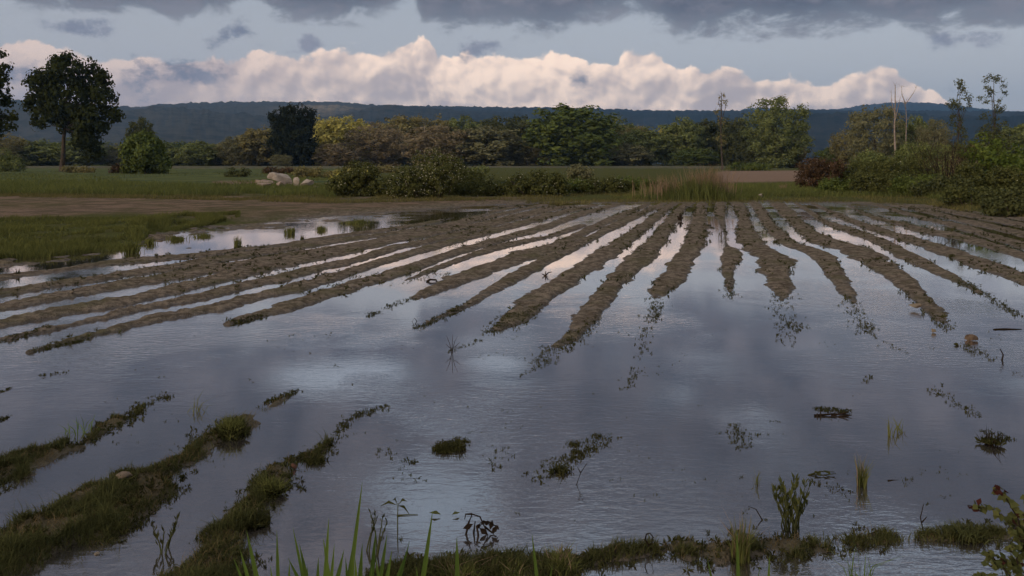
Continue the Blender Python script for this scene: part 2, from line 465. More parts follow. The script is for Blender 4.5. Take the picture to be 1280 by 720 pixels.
gme = mesh_from('ground', gv, [gq], True, dict(grass=gmask, bankmud=sstep(-0.03, 0.01, bank_z), wood=sstep(214, 224, GY), lush=lush, plough=np.maximum(plough, baresoil * 0.7)))


def ground_z(x, y):
    """height of the ground sheet under points"""
    x = np.atleast_1d(np.asarray(x, float)); y = np.atleast_1d(np.asarray(y, float))
    th = np.arctan2(x, y); rr = np.hypot(x, y)
    ti = np.clip(np.searchsorted(TH, th), 1, NT_ - 1); ri = np.clip(np.searchsorted(RR, rr), 1, NR_ - 1)
    Z = zz.reshape(NR_, NT_)
    ft = np.clip((th - TH[ti - 1]) / (TH[ti] - TH[ti - 1]), 0, 1); fr = np.clip((rr - RR[ri - 1]) / (RR[ri] - RR[ri - 1]), 0, 1)
    return (Z[ri - 1, ti - 1] * (1 - ft) + Z[ri - 1, ti] * ft) * (1 - fr) + (Z[ri, ti - 1] * (1 - ft) + Z[ri, ti] * ft) * fr


def gz(x, y): return float(ground_z(x, y)[0])


def ground_mat():
    m, nt = new_mat('field_ground'); q = NT(nt)
    tc = q.n('ShaderNodeTexCoord'); ob = tc.outputs['Object']
    def attr(n):
        a = q.n('ShaderNodeAttribute'); a.attribute_name = n; return a.outputs['Fac']
    g, lu, pl = attr('grass'), attr('lush'), attr('plough')
    n1 = q.noise(ob, 1.1, 6, 0.6); n2 = q.noise(ob, 9.0, 5, 0.6); n3 = q.noise(ob, 0.25, 4, 0.6); n4 = q.noise(ob, 40.0, 3, 0.6)
    soil = q.mix(q.ss(0.34, 0.66, n2), (0.105, 0.082, 0.060, 1), (0.245, 0.195, 0.145, 1))
    soil = q.mix(q.m('MULTIPLY', q.ss(0.45, 0.7, n1), 0.65), soil, (0.105, 0.098, 0.048, 1))
    soil = q.mix(q.m('MULTIPLY', q.ss(0.52, 0.66, n4), 0.5), soil, (0.05, 0.04, 0.028, 1))
    sep = q.n('ShaderNodeSeparateXYZ'); q.put(sep.inputs[0], ob)
    dry = q.ss(0.05, 0.11, sep.outputs[2])
    soil = q.mix(q.m('MULTIPLY', dry, 0.6), soil, q.mix(q.ss(0.42, 0.58, n1), (0.24, 0.155, 0.11, 1), (0.12, 0.084, 0.057, 1)))
    wet = q.ss(0.024, -0.004, sep.outputs[2])
    soil = q.mix(q.m('MULTIPLY', wet, 0.7), soil, (0.055, 0.045, 0.035, 1))
    soil = q.mix(pl, soil, q.mix(n3, (0.26, 0.175, 0.125, 1), (0.20, 0.14, 0.10, 1)))
    gr = q.mix(q.ss(0.35, 0.65, n1), (0.085, 0.085, 0.032, 1), (0.075, 0.085, 0.026, 1))
    gr = q.mix(q.m('MULTIPLY', q.ss(0.45, 0.65, n2), 0.5), gr, (0.11, 0.09, 0.05, 1))
    gr = q.mix(lu, gr, q.mix(q.ss(0.35, 0.65, n3), (0.070, 0.088, 0.044, 1), (0.125, 0.135, 0.052, 1)))
    gg = q.m('MULTIPLY', g, q.ss(0.15, 0.5, q.m('ADD', q.m('MULTIPLY', g, 0.5), q.m('MULTIPLY', n1, 0.5))))
    col = q.mix(gg, soil, gr)
    col = q.mix(q.m('MULTIPLY', attr('bankmud'), 0.8), col, q.mix(n2, (0.075, 0.062, 0.040, 1), (0.12, 0.10, 0.062, 1)))
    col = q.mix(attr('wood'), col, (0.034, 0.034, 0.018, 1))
    b = q.n('ShaderNodeBsdfPrincipled'); out = q.n('ShaderNodeOutputMaterial')
    q.put(b.inputs['Base Color'], col)
    q.put(b.inputs['Roughness'], q.m('SUBTRACT', 0.95, q.m('MULTIPLY', wet, 0.35)))
    q.put(b.inputs['Specular IOR Level'], q.m('MULTIPLY', wet, 0.3))
    bp = q.n('ShaderNodeBump'); bp.inputs['Strength'].default_value = 1.0; bp.inputs['Distance'].default_value = 0.06
    q.put(bp.inputs['Height'], q.m('ADD', n2, q.m('MULTIPLY', n4, 0.6))); q.put(b.inputs['Normal'], bp.outputs[0])
    nt.links.new(b.outputs[0], out.inputs[0])
    return m


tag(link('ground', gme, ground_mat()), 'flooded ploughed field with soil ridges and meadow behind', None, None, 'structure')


def water_mat():
    m, nt = new_mat('flood_water'); q = NT(nt)
    tc = q.n('ShaderNodeTexCoord'); ob = tc.outputs['Object']
    mp = q.n('ShaderNodeMapping'); q.put(mp.inputs[0], ob); mp.inputs['Scale'].default_value = (1.0, 2.2, 1.0); mp.inputs['Rotation'].default_value = (0, 0, 0.12)
    v = mp.outputs[0]
    r1 = q.noise(v, 9.0, 3, 0.55, 0.4); r2 = q.noise(v, 30.0, 2, 0.5)
    calm = q.ss(0.44, 0.62, q.noise(ob, 0.33, 4, 0.6))
    hgt = q.m('MULTIPLY', q.m('ADD', r1, q.m('MULTIPLY', r2, 0.3)), q.m('ADD', 0.2, q.m('MULTIPLY', calm, 1.6)))
    sp = q.n('ShaderNodeSeparateXYZ'); q.put(sp.inputs[0], ob)
    calmfar = q.ss(17.0, 7.0, sp.outputs[1])                     # sheltered between the ridges, ruffled on the open water
    bp = q.n('ShaderNodeBump'); q.put(bp.inputs['Strength'], q.m('ADD', q.m('ADD', 0.03, q.m('MULTIPLY', calmfar, 0.12)), q.m('MULTIPLY', q.ss(18.0, 26.0, sp.outputs[1]), 0.30))); bp.inputs['Distance'].default_value = 0.012
    q.put(bp.inputs['Height'], hgt)
    gl = q.n('ShaderNodeBsdfGlossy'); gl.inputs['Roughness'].default_value = 0.018; gl.inputs['Color'].default_value = (1.0, 0.955, 0.93, 1)
    q.put(gl.inputs['Normal'], bp.outputs[0])
    df = q.n('ShaderNodeBsdfDiffuse'); df.inputs[0].default_value = (0.085, 0.075, 0.066, 1)
    tr = q.n('ShaderNodeBsdfTransparent'); tr.inputs[0].default_value = (0.75, 0.68, 0.58, 1)
    body = q.n('ShaderNodeMixShader'); body.inputs[0].default_value = 0.45
    nt.links.new(df.outputs[0], body.inputs[1]); nt.links.new(tr.outputs[0], body.inputs[2])
    fr = q.n('ShaderNodeFresnel'); fr.inputs[0].default_value = 1.4; q.put(fr.inputs['Normal'], bp.outputs[0])
    mx = q.n('ShaderNodeMixShader'); q.put(mx.inputs[0], q.m('POWER', fr.outputs[0], 0.34))
    nt.links.new(body.outputs[0], mx.inputs[1]); nt.links.new(gl.outputs[0], mx.inputs[2])
    out = q.n('ShaderNodeOutputMaterial'); nt.links.new(mx.outputs[0], out.inputs[0])
    return m


wv = [(-70, 0.5, 0), (70, 0.5, 0), (70, 58, 0), (-70, 58, 0)]
tag(link('water', mesh_from('water', wv, [np.array([[0, 1, 2, 3]])]), water_mat()), 'shallow flood water standing between soil ridges', None, None, 'structure')


# ------------------------------------------------------------------ hills
def hill(name, outline, Rc, Rf, seed, mat, label, xr=62, nth=2600, ns=30, bump=4.0):
    th = np.radians(np.linspace(-xr, xr, nth)); ox = np.array([p[0] for p in outline], float); oy = np.array([p[1] for p in outline], float)
    px = CX + F * np.tan(th)
    crest = 1.6 + (HZ - np.interp(px, ox, oy)) / F * Rc * np.cos(th)
    s = np.concatenate([np.linspace(0, 1, ns), [1.1, 1.3]])
    R = Rf + (Rc - Rf) * s
    X = R[:, None] * np.sin(th); Y = R[:, None] * np.cos(th)
    prof = np.where(s < 1, s ** 0.85, 1 - (s - 1) * 1.2)
    z = crest[None] * prof[:, None]
    n1 = fbm(X * 0.003, Y * 0.003, 4, seed) - 0.5
    env = (np.clip(4 * s * (1 - s), 0, 1) * np.clip((0.82 - s) / 0.3, 0, 1))[:, None]
    z = z + n1 * 110 * env
    nb = fbm(X * 0.085, Y * 0.085, 3, seed + 5) - 0.5
    z = z + (nb * bump * 2.2 + (vnoise(X * 0.12, Y * 0.12, seed + 9) - 0.5) * bump * 1.2) * np.clip(s * 4, 0, 1)[:, None] + (s == 0)[:, None] * -10
    v = np.stack([X, Y, z], -1).reshape(-1, 3)
    n = len(s)
    a = np.arange(n - 1)[:, None] * nth + np.arange(nth - 1)[None]
    q = np.stack([a, a + 1, a + 1 + nth, a + nth], -1).reshape(-1, 4)
    return tag(link(name, mesh_from(name, v, [q], True), mat), label, None, None, 'structure')


def hill_mat(name, c1, c2, c3):
    m, nt = new_mat(name); q = NT(nt)
    tc = q.n('ShaderNodeTexCoord'); ob = tc.outputs['Object']
    mp = q.n('ShaderNodeMapping'); q.put(mp.inputs[0], ob); mp.inputs['Scale'].default_value = (1, 1, 3.0)
    n1 = q.noise(mp.outputs[0], 0.0035, 5, 0.6); n2 = q.noise(mp.outputs[0], 0.03, 4, 0.65)
    col = q.mix(q.ss(0.4, 0.62, n1), c4(c1), c4(c2))
    col = q.mix(q.ss(0.4, 0.7, n2), col, c4(c3))
    sp = q.n('ShaderNodeSeparateXYZ'); q.put(sp.inputs[0], ob)
    # paler deciduous woods on the western part, one patch of sunlight painted pale brown
    west = q.m('MULTIPLY', q.ss(300.0, -900.0, sp.outputs[0]), 0.75)
    col = q.mix(west, col, q.mix(q.ss(0.4, 0.66, n2), (0.085, 0.078, 0.062, 1), (0.040, 0.040, 0.032, 1)))
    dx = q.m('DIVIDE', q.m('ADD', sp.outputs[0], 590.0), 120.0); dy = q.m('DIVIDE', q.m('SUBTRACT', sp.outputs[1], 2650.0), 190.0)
    sun_patch = q.m('EXPONENT', q.m('MULTIPLY', q.m('ADD', q.m('MULTIPLY', dx, dx), q.m('MULTIPLY', dy, dy)), -1.0))
    col = q.mix(q.m('MULTIPLY', sun_patch, q.ss(0.3, 0.6, n2)), col, (0.26, 0.20, 0.12, 1))
    b = q.n('ShaderNodeBsdfDiffuse'); q.put(b.inputs[0], col)
    out = q.n('ShaderNodeOutputMaterial'); nt.links.new(b.outputs[0], out.inputs[0])
    return m


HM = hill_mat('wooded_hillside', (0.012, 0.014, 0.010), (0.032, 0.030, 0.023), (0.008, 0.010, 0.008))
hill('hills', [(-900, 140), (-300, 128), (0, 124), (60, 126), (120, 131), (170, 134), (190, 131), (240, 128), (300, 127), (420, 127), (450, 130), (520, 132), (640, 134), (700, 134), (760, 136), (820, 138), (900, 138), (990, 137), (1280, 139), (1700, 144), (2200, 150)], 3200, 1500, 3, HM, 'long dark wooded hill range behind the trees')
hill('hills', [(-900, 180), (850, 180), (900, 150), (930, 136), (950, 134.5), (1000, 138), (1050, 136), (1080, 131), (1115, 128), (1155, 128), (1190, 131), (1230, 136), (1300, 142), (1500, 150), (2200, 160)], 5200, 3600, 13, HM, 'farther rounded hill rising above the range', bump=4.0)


# ------------------------------------------------------------------ trees
def crown_geo(g, lobes, n_clump, clump_r, per, leaf, rng, up=0.35, droop=0.0, shell=0.45, asp=0.6):
    leaf = leaf * 1.2; per = int(per * 1.5); asp = min(0.95, asp * 1.4)
    L = np.array(lobes, float)
    w = (L[:, 3] * L[:, 4] * L[:, 5]) ** 0.75; w /= w.sum()
    k = rng.choice(len(L), n_clump, p=w)
    d = rng.normal(size=(n_clump, 3)); d /= np.linalg.norm(d, axis=1, keepdims=True)
    rad = (shell + (1 - shell) * rng.random(n_clump)) ** 0.6
    c = L[k, :3] + d * rad[:, None] * L[k, 3:6]
    cr = clump_r * rng.uniform(0.5, 1.4, n_clump)
    npl = np.maximum(3, (per * (cr / clump_r) ** 2 * rng.uniform(0.6, 1.3, n_clump)).astype(int))
    idx = np.repeat(np.arange(n_clump), npl); N = len(idx)
    e = rng.normal(size=(N, 3)); e /= np.linalg.norm(e, axis=1, keepdims=True)
    rr = rng.random(N) ** 0.5
    p = c[idx] + e * (cr[idx] * rr)[:, None] * np.array([1, 1, 0.95])
    p[:, 2] -= droop * rr * cr[idx]
    nrm = e * 0.8 + d[idx] * 0.6 + np.array([0, -0.0, up * 0.6]) + rng.normal(size=(N, 3)) * 0.45
    g.leaves(p, nrm, leaf * rng.uniform(0.6, 1.35, N), asp, rng)
    return c


def limbs(g, base, top, r0, cents, rng, n=14, nseg=6):
    """tapered trunk with limbs reaching into the crown"""
    base = np.array(base, float); top = np.array(top, float)
    tp = [base + (top - base) * t + np.array([rng.normal() * 0.02, rng.normal() * 0.02, 0]) * np.linalg.norm(top - base) * t for t in np.linspace(0, 1, nseg)]
    g.tube(tp, [r0 * (1.25 if i == 0 else 1 - 0.8 * i / (nseg - 1)) for i in range(nseg)], 8)
    if len(cents):
        for c in cents[rng.choice(len(cents), min(n, len(cents)), replace=False)]:
            t = rng.uniform(0.45, 0.95); s = base + (top - base) * t
            if c[2] < s[2]: s = base + (top - base) * 0.5
            mid = (s + c) / 2 + np.array([0, 0, 0.08 * np.linalg.norm(c - s)])
            rb = r0 * (1 - 0.75 * t) * 0.45
            g.tube([s, mid, c], [rb, rb * 0.6, rb * 0.15], 5)


# prototypes for the far tree line: nominal 12 m wide, 14 m high
def proto(kind, seed):
    rng = np.random.default_rng(seed); g = Geo(); t = Geo()
    def dome(n, rx, rz, zc, r0, r1, power=1.0):
        out = [(0, 0, zc, rx * 0.78, rx * 0.75, rz * 0.78), (0, 0, zc, rx * 0.6, rx * 0.6, rz * 0.7), (0, 0, zc - 1, rx * 0.78, rx * 0.75, rz * 0.7)]
        for i in range(n):
            ph = i * 2.399963 + rng.uniform(-0.4, 0.4); cz = 1 - 2 * (i + 0.5) / n; cz = np.clip(cz + rng.uniform(-0.12, 0.12), -1, 1); sr = math.sqrt(1 - cz * cz) ** power
            r = rng.uniform(r0, r1)
            out.append(((rx - r) * sr * math.cos(ph), (rx - r) * sr * math.sin(ph), max(r * 0.7, zc + (rz - r) * cz), r, r, r * rng.uniform(0.8, 1.1)))
        return out + [(rng.uniform(-2.8, 2.8), rng.uniform(-2, 2), 1.3, 2.4, 2.4, 1.4) for _ in range(4)]
    if kind == 'round':
        c = crown_geo(g, dome(26, 6, 6.8, 7.2, 1.4, 2.3), 420, 0.85, 19, 0.42, rng); top = (0, 0, 10)
    elif kind == 'feather':
        c = crown_geo(g, dome(30, 6, 7.0, 7.0, 1.0, 2.2, 1.2), 620, 0.7, 13, 0.34, rng, up=0.2, asp=0.45, shell=0.4); top = (0, 0, 10)
    elif kind == 'tall':
        c = crown_geo(g, dome(28, 6, 7.0, 7.0, 1.1, 2.1, 0.8), 520, 0.78, 16, 0.40, rng); top = (0, 0, 11)
    elif kind == 'conifer':
        c = crown_geo(g, dome(30, 6, 7.0, 7.0, 1.2, 2.2, 0.7), 640, 0.8, 20, 0.38, rng, up=0.6); top = (0, 0, 12)
    elif kind == 'bush':
        c = crown_geo(g, dome(24, 6, 7.0, 7.0, 1.6, 2.5, 0.8), 420, 0.85, 15, 0.40, rng); top = (0, 0, 8)
    limbs(t, (0, 0, -0.3), top, 0.26, c, rng)
    V = np.concatenate(g.v)
    qx = np.percentile(V[:, 0], [1, 99]); qy = np.percentile(V[:, 1], [1, 99])
    sc = np.array([12 / (qx[1] - qx[0]), 12 / (qy[1] - qy[0]), 14 / np.percentile(V[:, 2], 98.5)])
    g.v = [v * sc for v in g.v]; t.v = [v * sc for v in t.v]
    return t.mesh(kind + '_trunk', True), g.mesh(kind + '_crown')


PROTO = {k: [proto(k, 100 + 10 * i + j) for j in range(n)] for i, (k, n) in enumerate([('round', 3), ('feather', 3), ('tall', 2), ('conifer', 1), ('bush', 2)])}

TREES = [  # px centre, distance, top px, width px, kind, variant, material, label
    (8, 235, 171, 46, 'feather', 0, 'olive', 'olive rounded tree under the sparse tree cut by the left edge'),
    (52, 240, 178, 52, 'round', 1, 'midgreen', 'low rounded tree just left of the big oak trunk'),
    (100, 240, 175, 56, 'bush', 0, 'midgreen', 'low green tree just right of the big oak trunk'),
    (137, 245, 182, 40, 'feather', 1, 'willow', 'pale grey green tree between the oak and the dense round bush'),
    (176, 215, 151, 24, 'round', 0, 'dark', 'dark tree top poking out above the dense round bush'),
    (222, 250, 186, 34, 'round', 2, 'midgreen', 'small dark tree right of the dense round bush'),
    (248, 245, 178, 38, 'bush', 1, 'midgreen', 'rounded green tree second right of the dense round bush'),
    (277, 250, 181, 34, 'feather', 2, 'olive', 'brownish olive tree third right of the dense round bush'),
    (301, 245, 172, 40, 'feather', 0, 'willow', 'pale olive tree behind the dark little shrub in the meadow'),
    (326, 243, 164, 44, 'round', 1, 'olive', 'olive tree touching the left side of the black conifer'),
    (366, 232, 136, 44, 'conifer', 0, 'conifer', 'broad blackish conifer, darkest tree of the line'),
    (352, 222, 194, 20, 'feather', 1, 'willow', 'small pale young tree in front of the black conifer'),
    (407, 262, 151, 50, 'tall', 0, 'yellow', 'yellow green tall tree touching right side of the black conifer'),
    (440, 265, 152, 46, 'tall', 1, 'yellow', 'second yellow green tall tree right of the black conifer'),
    (418, 236, 181, 44, 'feather', 2, 'grey', 'low brownish tree in front of the yellow green tall trees'),
    (468, 248, 158, 58, 'feather', 0, 'grey', 'wide greyish brown feathery tree right of yellow green trees'),
    (502, 268, 150, 54, 'tall', 0, 'olive', 'tall olive tree with bare pale stems below'),
    (535, 270, 149, 50, 'feather', 1, 'olive', 'tall olive feathery tree behind the grey brown domed tree'),
    (545, 235, 160, 70, 'feather', 2, 'grey', 'grey brown domed tree directly behind the blossoming hawthorn'),
    (607, 236, 161, 68, 'round', 2, 'willow', 'broad grey green dome shaped willow in centre of the line'),
    (577, 275, 151, 46, 'tall', 1, 'midgreen', 'dark green tall tree behind gap left of grey green willow'),
    (613, 280, 152, 50, 'tall', 0, 'dark', 'tall dark tree behind the grey green willow'),
    (650, 275, 151, 52, 'tall', 1, 'dark', 'tall dark tree between the willow and the big round tree'),
    (658, 240, 176, 46, 'feather', 0, 'olive', 'low olive tree at left foot of the big round tree'),
    (715, 228, 136, 84, 'round', 0, 'green', 'big round dense green tree standing highest in middle of line'),
    (760, 255, 153, 50, 'tall', 0, 'midgreen', 'tall dark tree touching right side of the big round tree'),
    (789, 250, 161, 44, 'feather', 1, 'olive', 'brownish tall tree second right of the big round tree'),
    (803, 243, 165, 44, 'round', 1, 'midgreen', 'dark tree at the left edge of the gap showing the hill'),
    (777, 233, 181, 56, 'bush', 1, 'willow', 'low pale green rounded tree before the hill gap'),
    (852, 245, 153, 46, 'tall', 1, 'midgreen', 'tall dark tree at right edge of the hill gap'),
    (880, 250, 155, 48, 'round', 2, 'dark', 'dark tree behind the tuft of dry reeds, left of dead tree'),
    (868, 231, 187, 44, 'bush', 0, 'green', 'low green bushy tree right behind the dry reed tips'),
    (917, 245, 152, 40, 'tall', 0, 'dark', 'dark tree between the leafy dead tree and the tall feathery willow'),
    (938, 240, 168, 34, 'round', 0, 'dark', 'low dark tree at left side of the tall feathery willow'),
    (970, 222, 126, 60, 'feather', 2, 'midgreen', 'tall olive feathery willow left of the open blue hill'),
    (958, 232, 172, 40, 'feather', 1, 'dark', 'shadowy low tree at the left foot of the tall feathery willow'),
    (990, 230, 175, 24, 'round', 1, 'olive', 'low tree at the right foot of the tall feathery willow'),
    (1057, 210, 166, 30, 'feather', 0, 'olive', 'small pointed olive tree alone before the open blue hill'),
    (1094, 180, 138, 50, 'feather', 1, 'willow', 'leaning grey green willow left of the two dead trunks'),
    (1142, 190, 152, 38, 'tall', 1, 'midgreen', 'dark tree just right of the two dead trunks'),
    (1125, 188, 176, 40, 'bush', 0, 'midgreen', 'low dark tree behind feet of the two dead trunks'),
    (1168, 175, 152, 32, 'feather', 2, 'willow', 'grey green tree between the dead trunks and first alder'),
    (1222, 165, 182, 46, 'round', 2, 'olive', 'low olive tree between the two tall alders'),
    (1270, 150, 160, 46, 'round', 0, 'midgreen', 'dark tree behind the bright green bush at right edge'),
    (1040, 214, 186, 30, 'bush', 1, 'green', 'low green shrub tree behind the reddish bramble'),
]
for i, (px, D, top, wpx, kind, var, mat, lab) in enumerate(TREES):
    x, y = at(px, D); z = gz(x, y) - 0.05
    hgt = (HZ - top) / F * D + H - z; wid = wpx / F * D * 1.25
    t, c = PROTO[kind][var]
    rt = empty('willow_tree' if mat in ('willow',) else 'conifer_tree' if kind == 'conifer' else 'broadleaf_tree', (x, y, z), (i * 2.4) % 0.6 - 0.3 + (PI if i % 2 else 0), lab, 'tree', 'trees in the line across the plain')
    rt.scale = (wid / 12, wid / 12, hgt / 14)
    link('trunk', t, M['bark'], rt); link('crown', c, M[mat], rt)


for i, px in enumerate(list(range(196, 812, 33)) + list(range(846, 996, 33))):
    D = 292 + (i * 37) % 30; x, y = at(px, D); z = gz(x, y) - 0.05
    top = (178 if px < 335 else 160) + (i * 29) % 9
    t, c = PROTO[('tall', 'round', 'feather')[i % 3]][i % 2]
    rt = empty('broadleaf_tree', (x, y, z), i * 1.7, 'dim tree of the back row, mostly hidden behind the front tree line', 'tree', 'back row trees hidden behind the tree line')
    w_ = 62 / F * D; rt.scale = (w_ / 12, w_ / 12, ((HZ - top) / F * D + H - z) / 14)
    link('trunk', t, M['bark'], rt); link('crown', c, M[('midgreen', 'green', 'olive', 'midgreen', 'yellow')[i % 5]], rt)


def blob_tree(name, px0, D, blobs, mat, label, trunk_top, r0, leaf=0.35, dens=1.0, clump=0.8, depth=0.8, seed=1, bark='bark', nl=18, grp=None, lean=0, per=16, up=0.35, cat='tree'):
    """a tree whose crown masses are given as (px, py, radius px) seen at distance D; it has its full depth"""
    rng = np.random.default_rng(seed)
    x0, y0 = at(px0, D); z0 = gz(x0, y0) - 0.05; k = D / F
    lobes = []
    for b in blobs:
        bx, by, br = b[:3]; rr = br * k
        dy = rng.uniform(-1, 1) * depth * rr if br * k < 3 else 0
        lobes.append(((bx - px0) * k, dy, H - (by - HZ) * k - z0, rr, rr * 1.05, rr * (b[3] if len(b) > 3 else 0.9)))
    vol = sum(l[3] ** 2 for l in lobes)
    rt = empty(name, (x0, y0, z0), 0, label, cat, grp)
    g = Geo(); t = Geo()
    c = crown_geo(g, lobes, int(dens * vol / clump ** 2 * 6.5), clump, per, leaf, rng, up=up)
    limbs(t, (0, 0, -0.2), ((trunk_top[0] - px0) * k, 0, H - (trunk_top[1] - HZ) * k - z0), r0, c, rng, nl)
    link('trunk', t.mesh('trunk', True), M[bark], rt); link('crown', g.mesh('crown'), M[mat], rt)
    return rt


blob_tree('oak_tree', 77, 140, [(88, 88, 20), (60, 105, 20), (113, 100, 20), (44, 128, 13), (84, 122, 32), (134, 122, 15), (139, 143, 11), (54, 146, 15), (120, 150, 22), (88, 150, 20), (112, 172, 17), (117, 190, 12), (80, 74, 8), (111, 80, 8), (46, 112, 8), (127, 100, 8), (146, 130, 5), (36, 134, 5), (64, 84, 8)],
          'oak', 'big lone oak with bare lower trunk at left of the meadow', (84, 105), 0.42, leaf=0.42, dens=1.2, clump=0.95, seed=3, nl=30)
blob_tree('broadleaf_tree', -14, 105, [(3, 66, 5), (4, 84, 6), (-6, 100, 14), (6, 112, 5), (10, 136, 6), (4, 128, 8), (16, 142, 5), (0, 152, 12), (14, 155, 7), (-30, 120, 36), (-22, 75, 16), (-20, 160, 22)],
          'oak', 'sparse tree cut off by the left edge of the picture', (-16, 75), 0.3, leaf=0.34, dens=0.8, clump=0.7, seed=9, nl=34)
blob_tree('rounded_bush', 182, 112, [(182, 190, 24, 0.95), (165, 197, 14), (199, 195, 13), (181, 180, 16), (172, 184, 13), (192, 183, 13), (161, 207, 9), (204, 206, 9), (182, 206, 24, 0.5)],
          'green', 'dense round green bush right of the big oak', (182, 185), 0.16, leaf=0.28, dens=1.5, clump=0.6, seed=12, cat='bush')
ALD = 'tall alders with open crowns at right'
blob_tree('alder_tree', 1197, 120, [(1200, 105, 7), (1196, 118, 7), (1206, 122, 6), (1189, 131, 6), (1212, 129, 6), (1197, 134, 7), (1197, 150, 8, 1.3), (1199, 168, 9, 1.3), (1197, 186, 12), (1185, 128, 3), (1204, 112, 4)],
          'dark', 'slender alder with open top, left one of the tall pair', (1199, 106), 0.13, leaf=0.2, dens=0.5, clump=0.5, seed=15, nl=30, grp=ALD, per=13)
blob_tree('alder_tree', 1241, 120, [(1238, 100, 6), (1249, 99, 6), (1232, 112, 6), (1255, 112, 6), (1243, 116, 7), (1250, 126, 6), (1237, 126, 6), (1230, 124, 4), (1247, 137, 6), (1234, 145, 7), (1246, 155, 9), (1238, 165, 12), (1247, 178, 14), (1230, 172, 9), (1260, 108, 3)],
          'dark', 'twin stemmed alder with open top above the bright green bush', (1245, 100), 0.15, leaf=0.2, dens=0.48, clump=0.5, seed=16, nl=36, grp=ALD, per=13)


def dead_tree(px0, D, base_py, stems, label, bark, leaves=None, seed=0):
    rng = np.random.default_rng(seed)
    x0, y0 = at(px0, D); z0 = gz(x0, y0) - 0.05; k = D / F
    rt = empty('dead_tree', (x0, y0, z0), 0, label, 'dead tree')
    g = Geo()
    def w(p, dy=0): return np.array([(p[0] - px0) * k, dy, H - (p[1] - HZ) * k - z0])
    first = True
    for pts, r in stems:
        dy = 0 if first else rng.uniform(-0.6, 0.6)
        W = [w(p, dy * i / max(1, len(pts) - 1)) for i, p in enumerate(pts)]
        if first: W[0][2] = -0.2
        g.tube(W, [1.35 * r * (1 - 0.75 * i / (len(W) - 1)) for i in range(len(W))], 6)
        if not first: pass
        first = False
        for _ in range(7):
            i = rng.integers(len(W) // 2, len(W)); a = W[i]
            d = np.array([rng.normal(), rng.normal(), rng.uniform(0.2, 1.4)]); d /= np.linalg.norm(d); L = rng.uniform(0.35, 0.9)
            g.tube([a, a + d * L * 0.5 + [0, 0, 0.05], a + d * L], [r * 0.22, r * 0.15, r * 0.05], 4)
    link('trunk', g.mesh('trunk', True), M[bark], rt)
    if leaves:
        c = Geo(); crown_geo(c, [(*w(b[:2]), b[2] * k, b[2] * k, b[2] * k * 1.4) for b in leaves], 70, 0.32, 5, 0.24, rng)
        link('crown', c.mesh('crown'), M['olive'], rt)


dead_tree(1118, 95, 222, [([(1118, 218), (1119, 190), (1118, 160), (1119, 130), (1119, 108)], 0.10), ([(1118, 140), (1115, 126), (1116, 116)], 0.035), ([(1119, 150), (1123, 130), (1124, 122)], 0.035)], 'bare pale dead trunk, thicker one of the two', 'palebark', seed=1)
dead_tree(1133, 97, 222, [([(1133, 218), (1132, 190), (1133, 150), (1132, 128)], 0.07), ([(1132, 130), (1128, 118), (1128, 109)], 0.04), ([(1132, 130), (1138, 120), (1142, 111)], 0.04), ([(1133, 140), (1129, 130), (1128, 124)], 0.03)], 'bare forked dead trunk with two prongs, thinner one of the two', 'palebark', seed=2)
dead_tree(902, 170, 212, [([(903, 214), (902, 190), (901, 160), (902, 135), (902, 117)], 0.16), ([(902, 150), (907, 135), (908, 126)], 0.06), ([(901, 155), (896, 142), (895, 135)], 0.06), ([(902, 140), (898, 128), (899, 120)], 0.05)], 'thin dead tree with few leaves behind the dry reeds', 'bark', [(902, 125, 6), (908, 130, 4), (897, 140, 4), (902, 150, 6), (902, 175, 7)], seed=3)
dead_tree(530, 230, 210, [([(531, 212), (531, 190), (530, 170), (531, 156)], 0.17), ([(531, 185), (537, 172), (539, 160)], 0.09)], 'pale bare stems showing in front of the olive trees', 'palebark', seed=4)


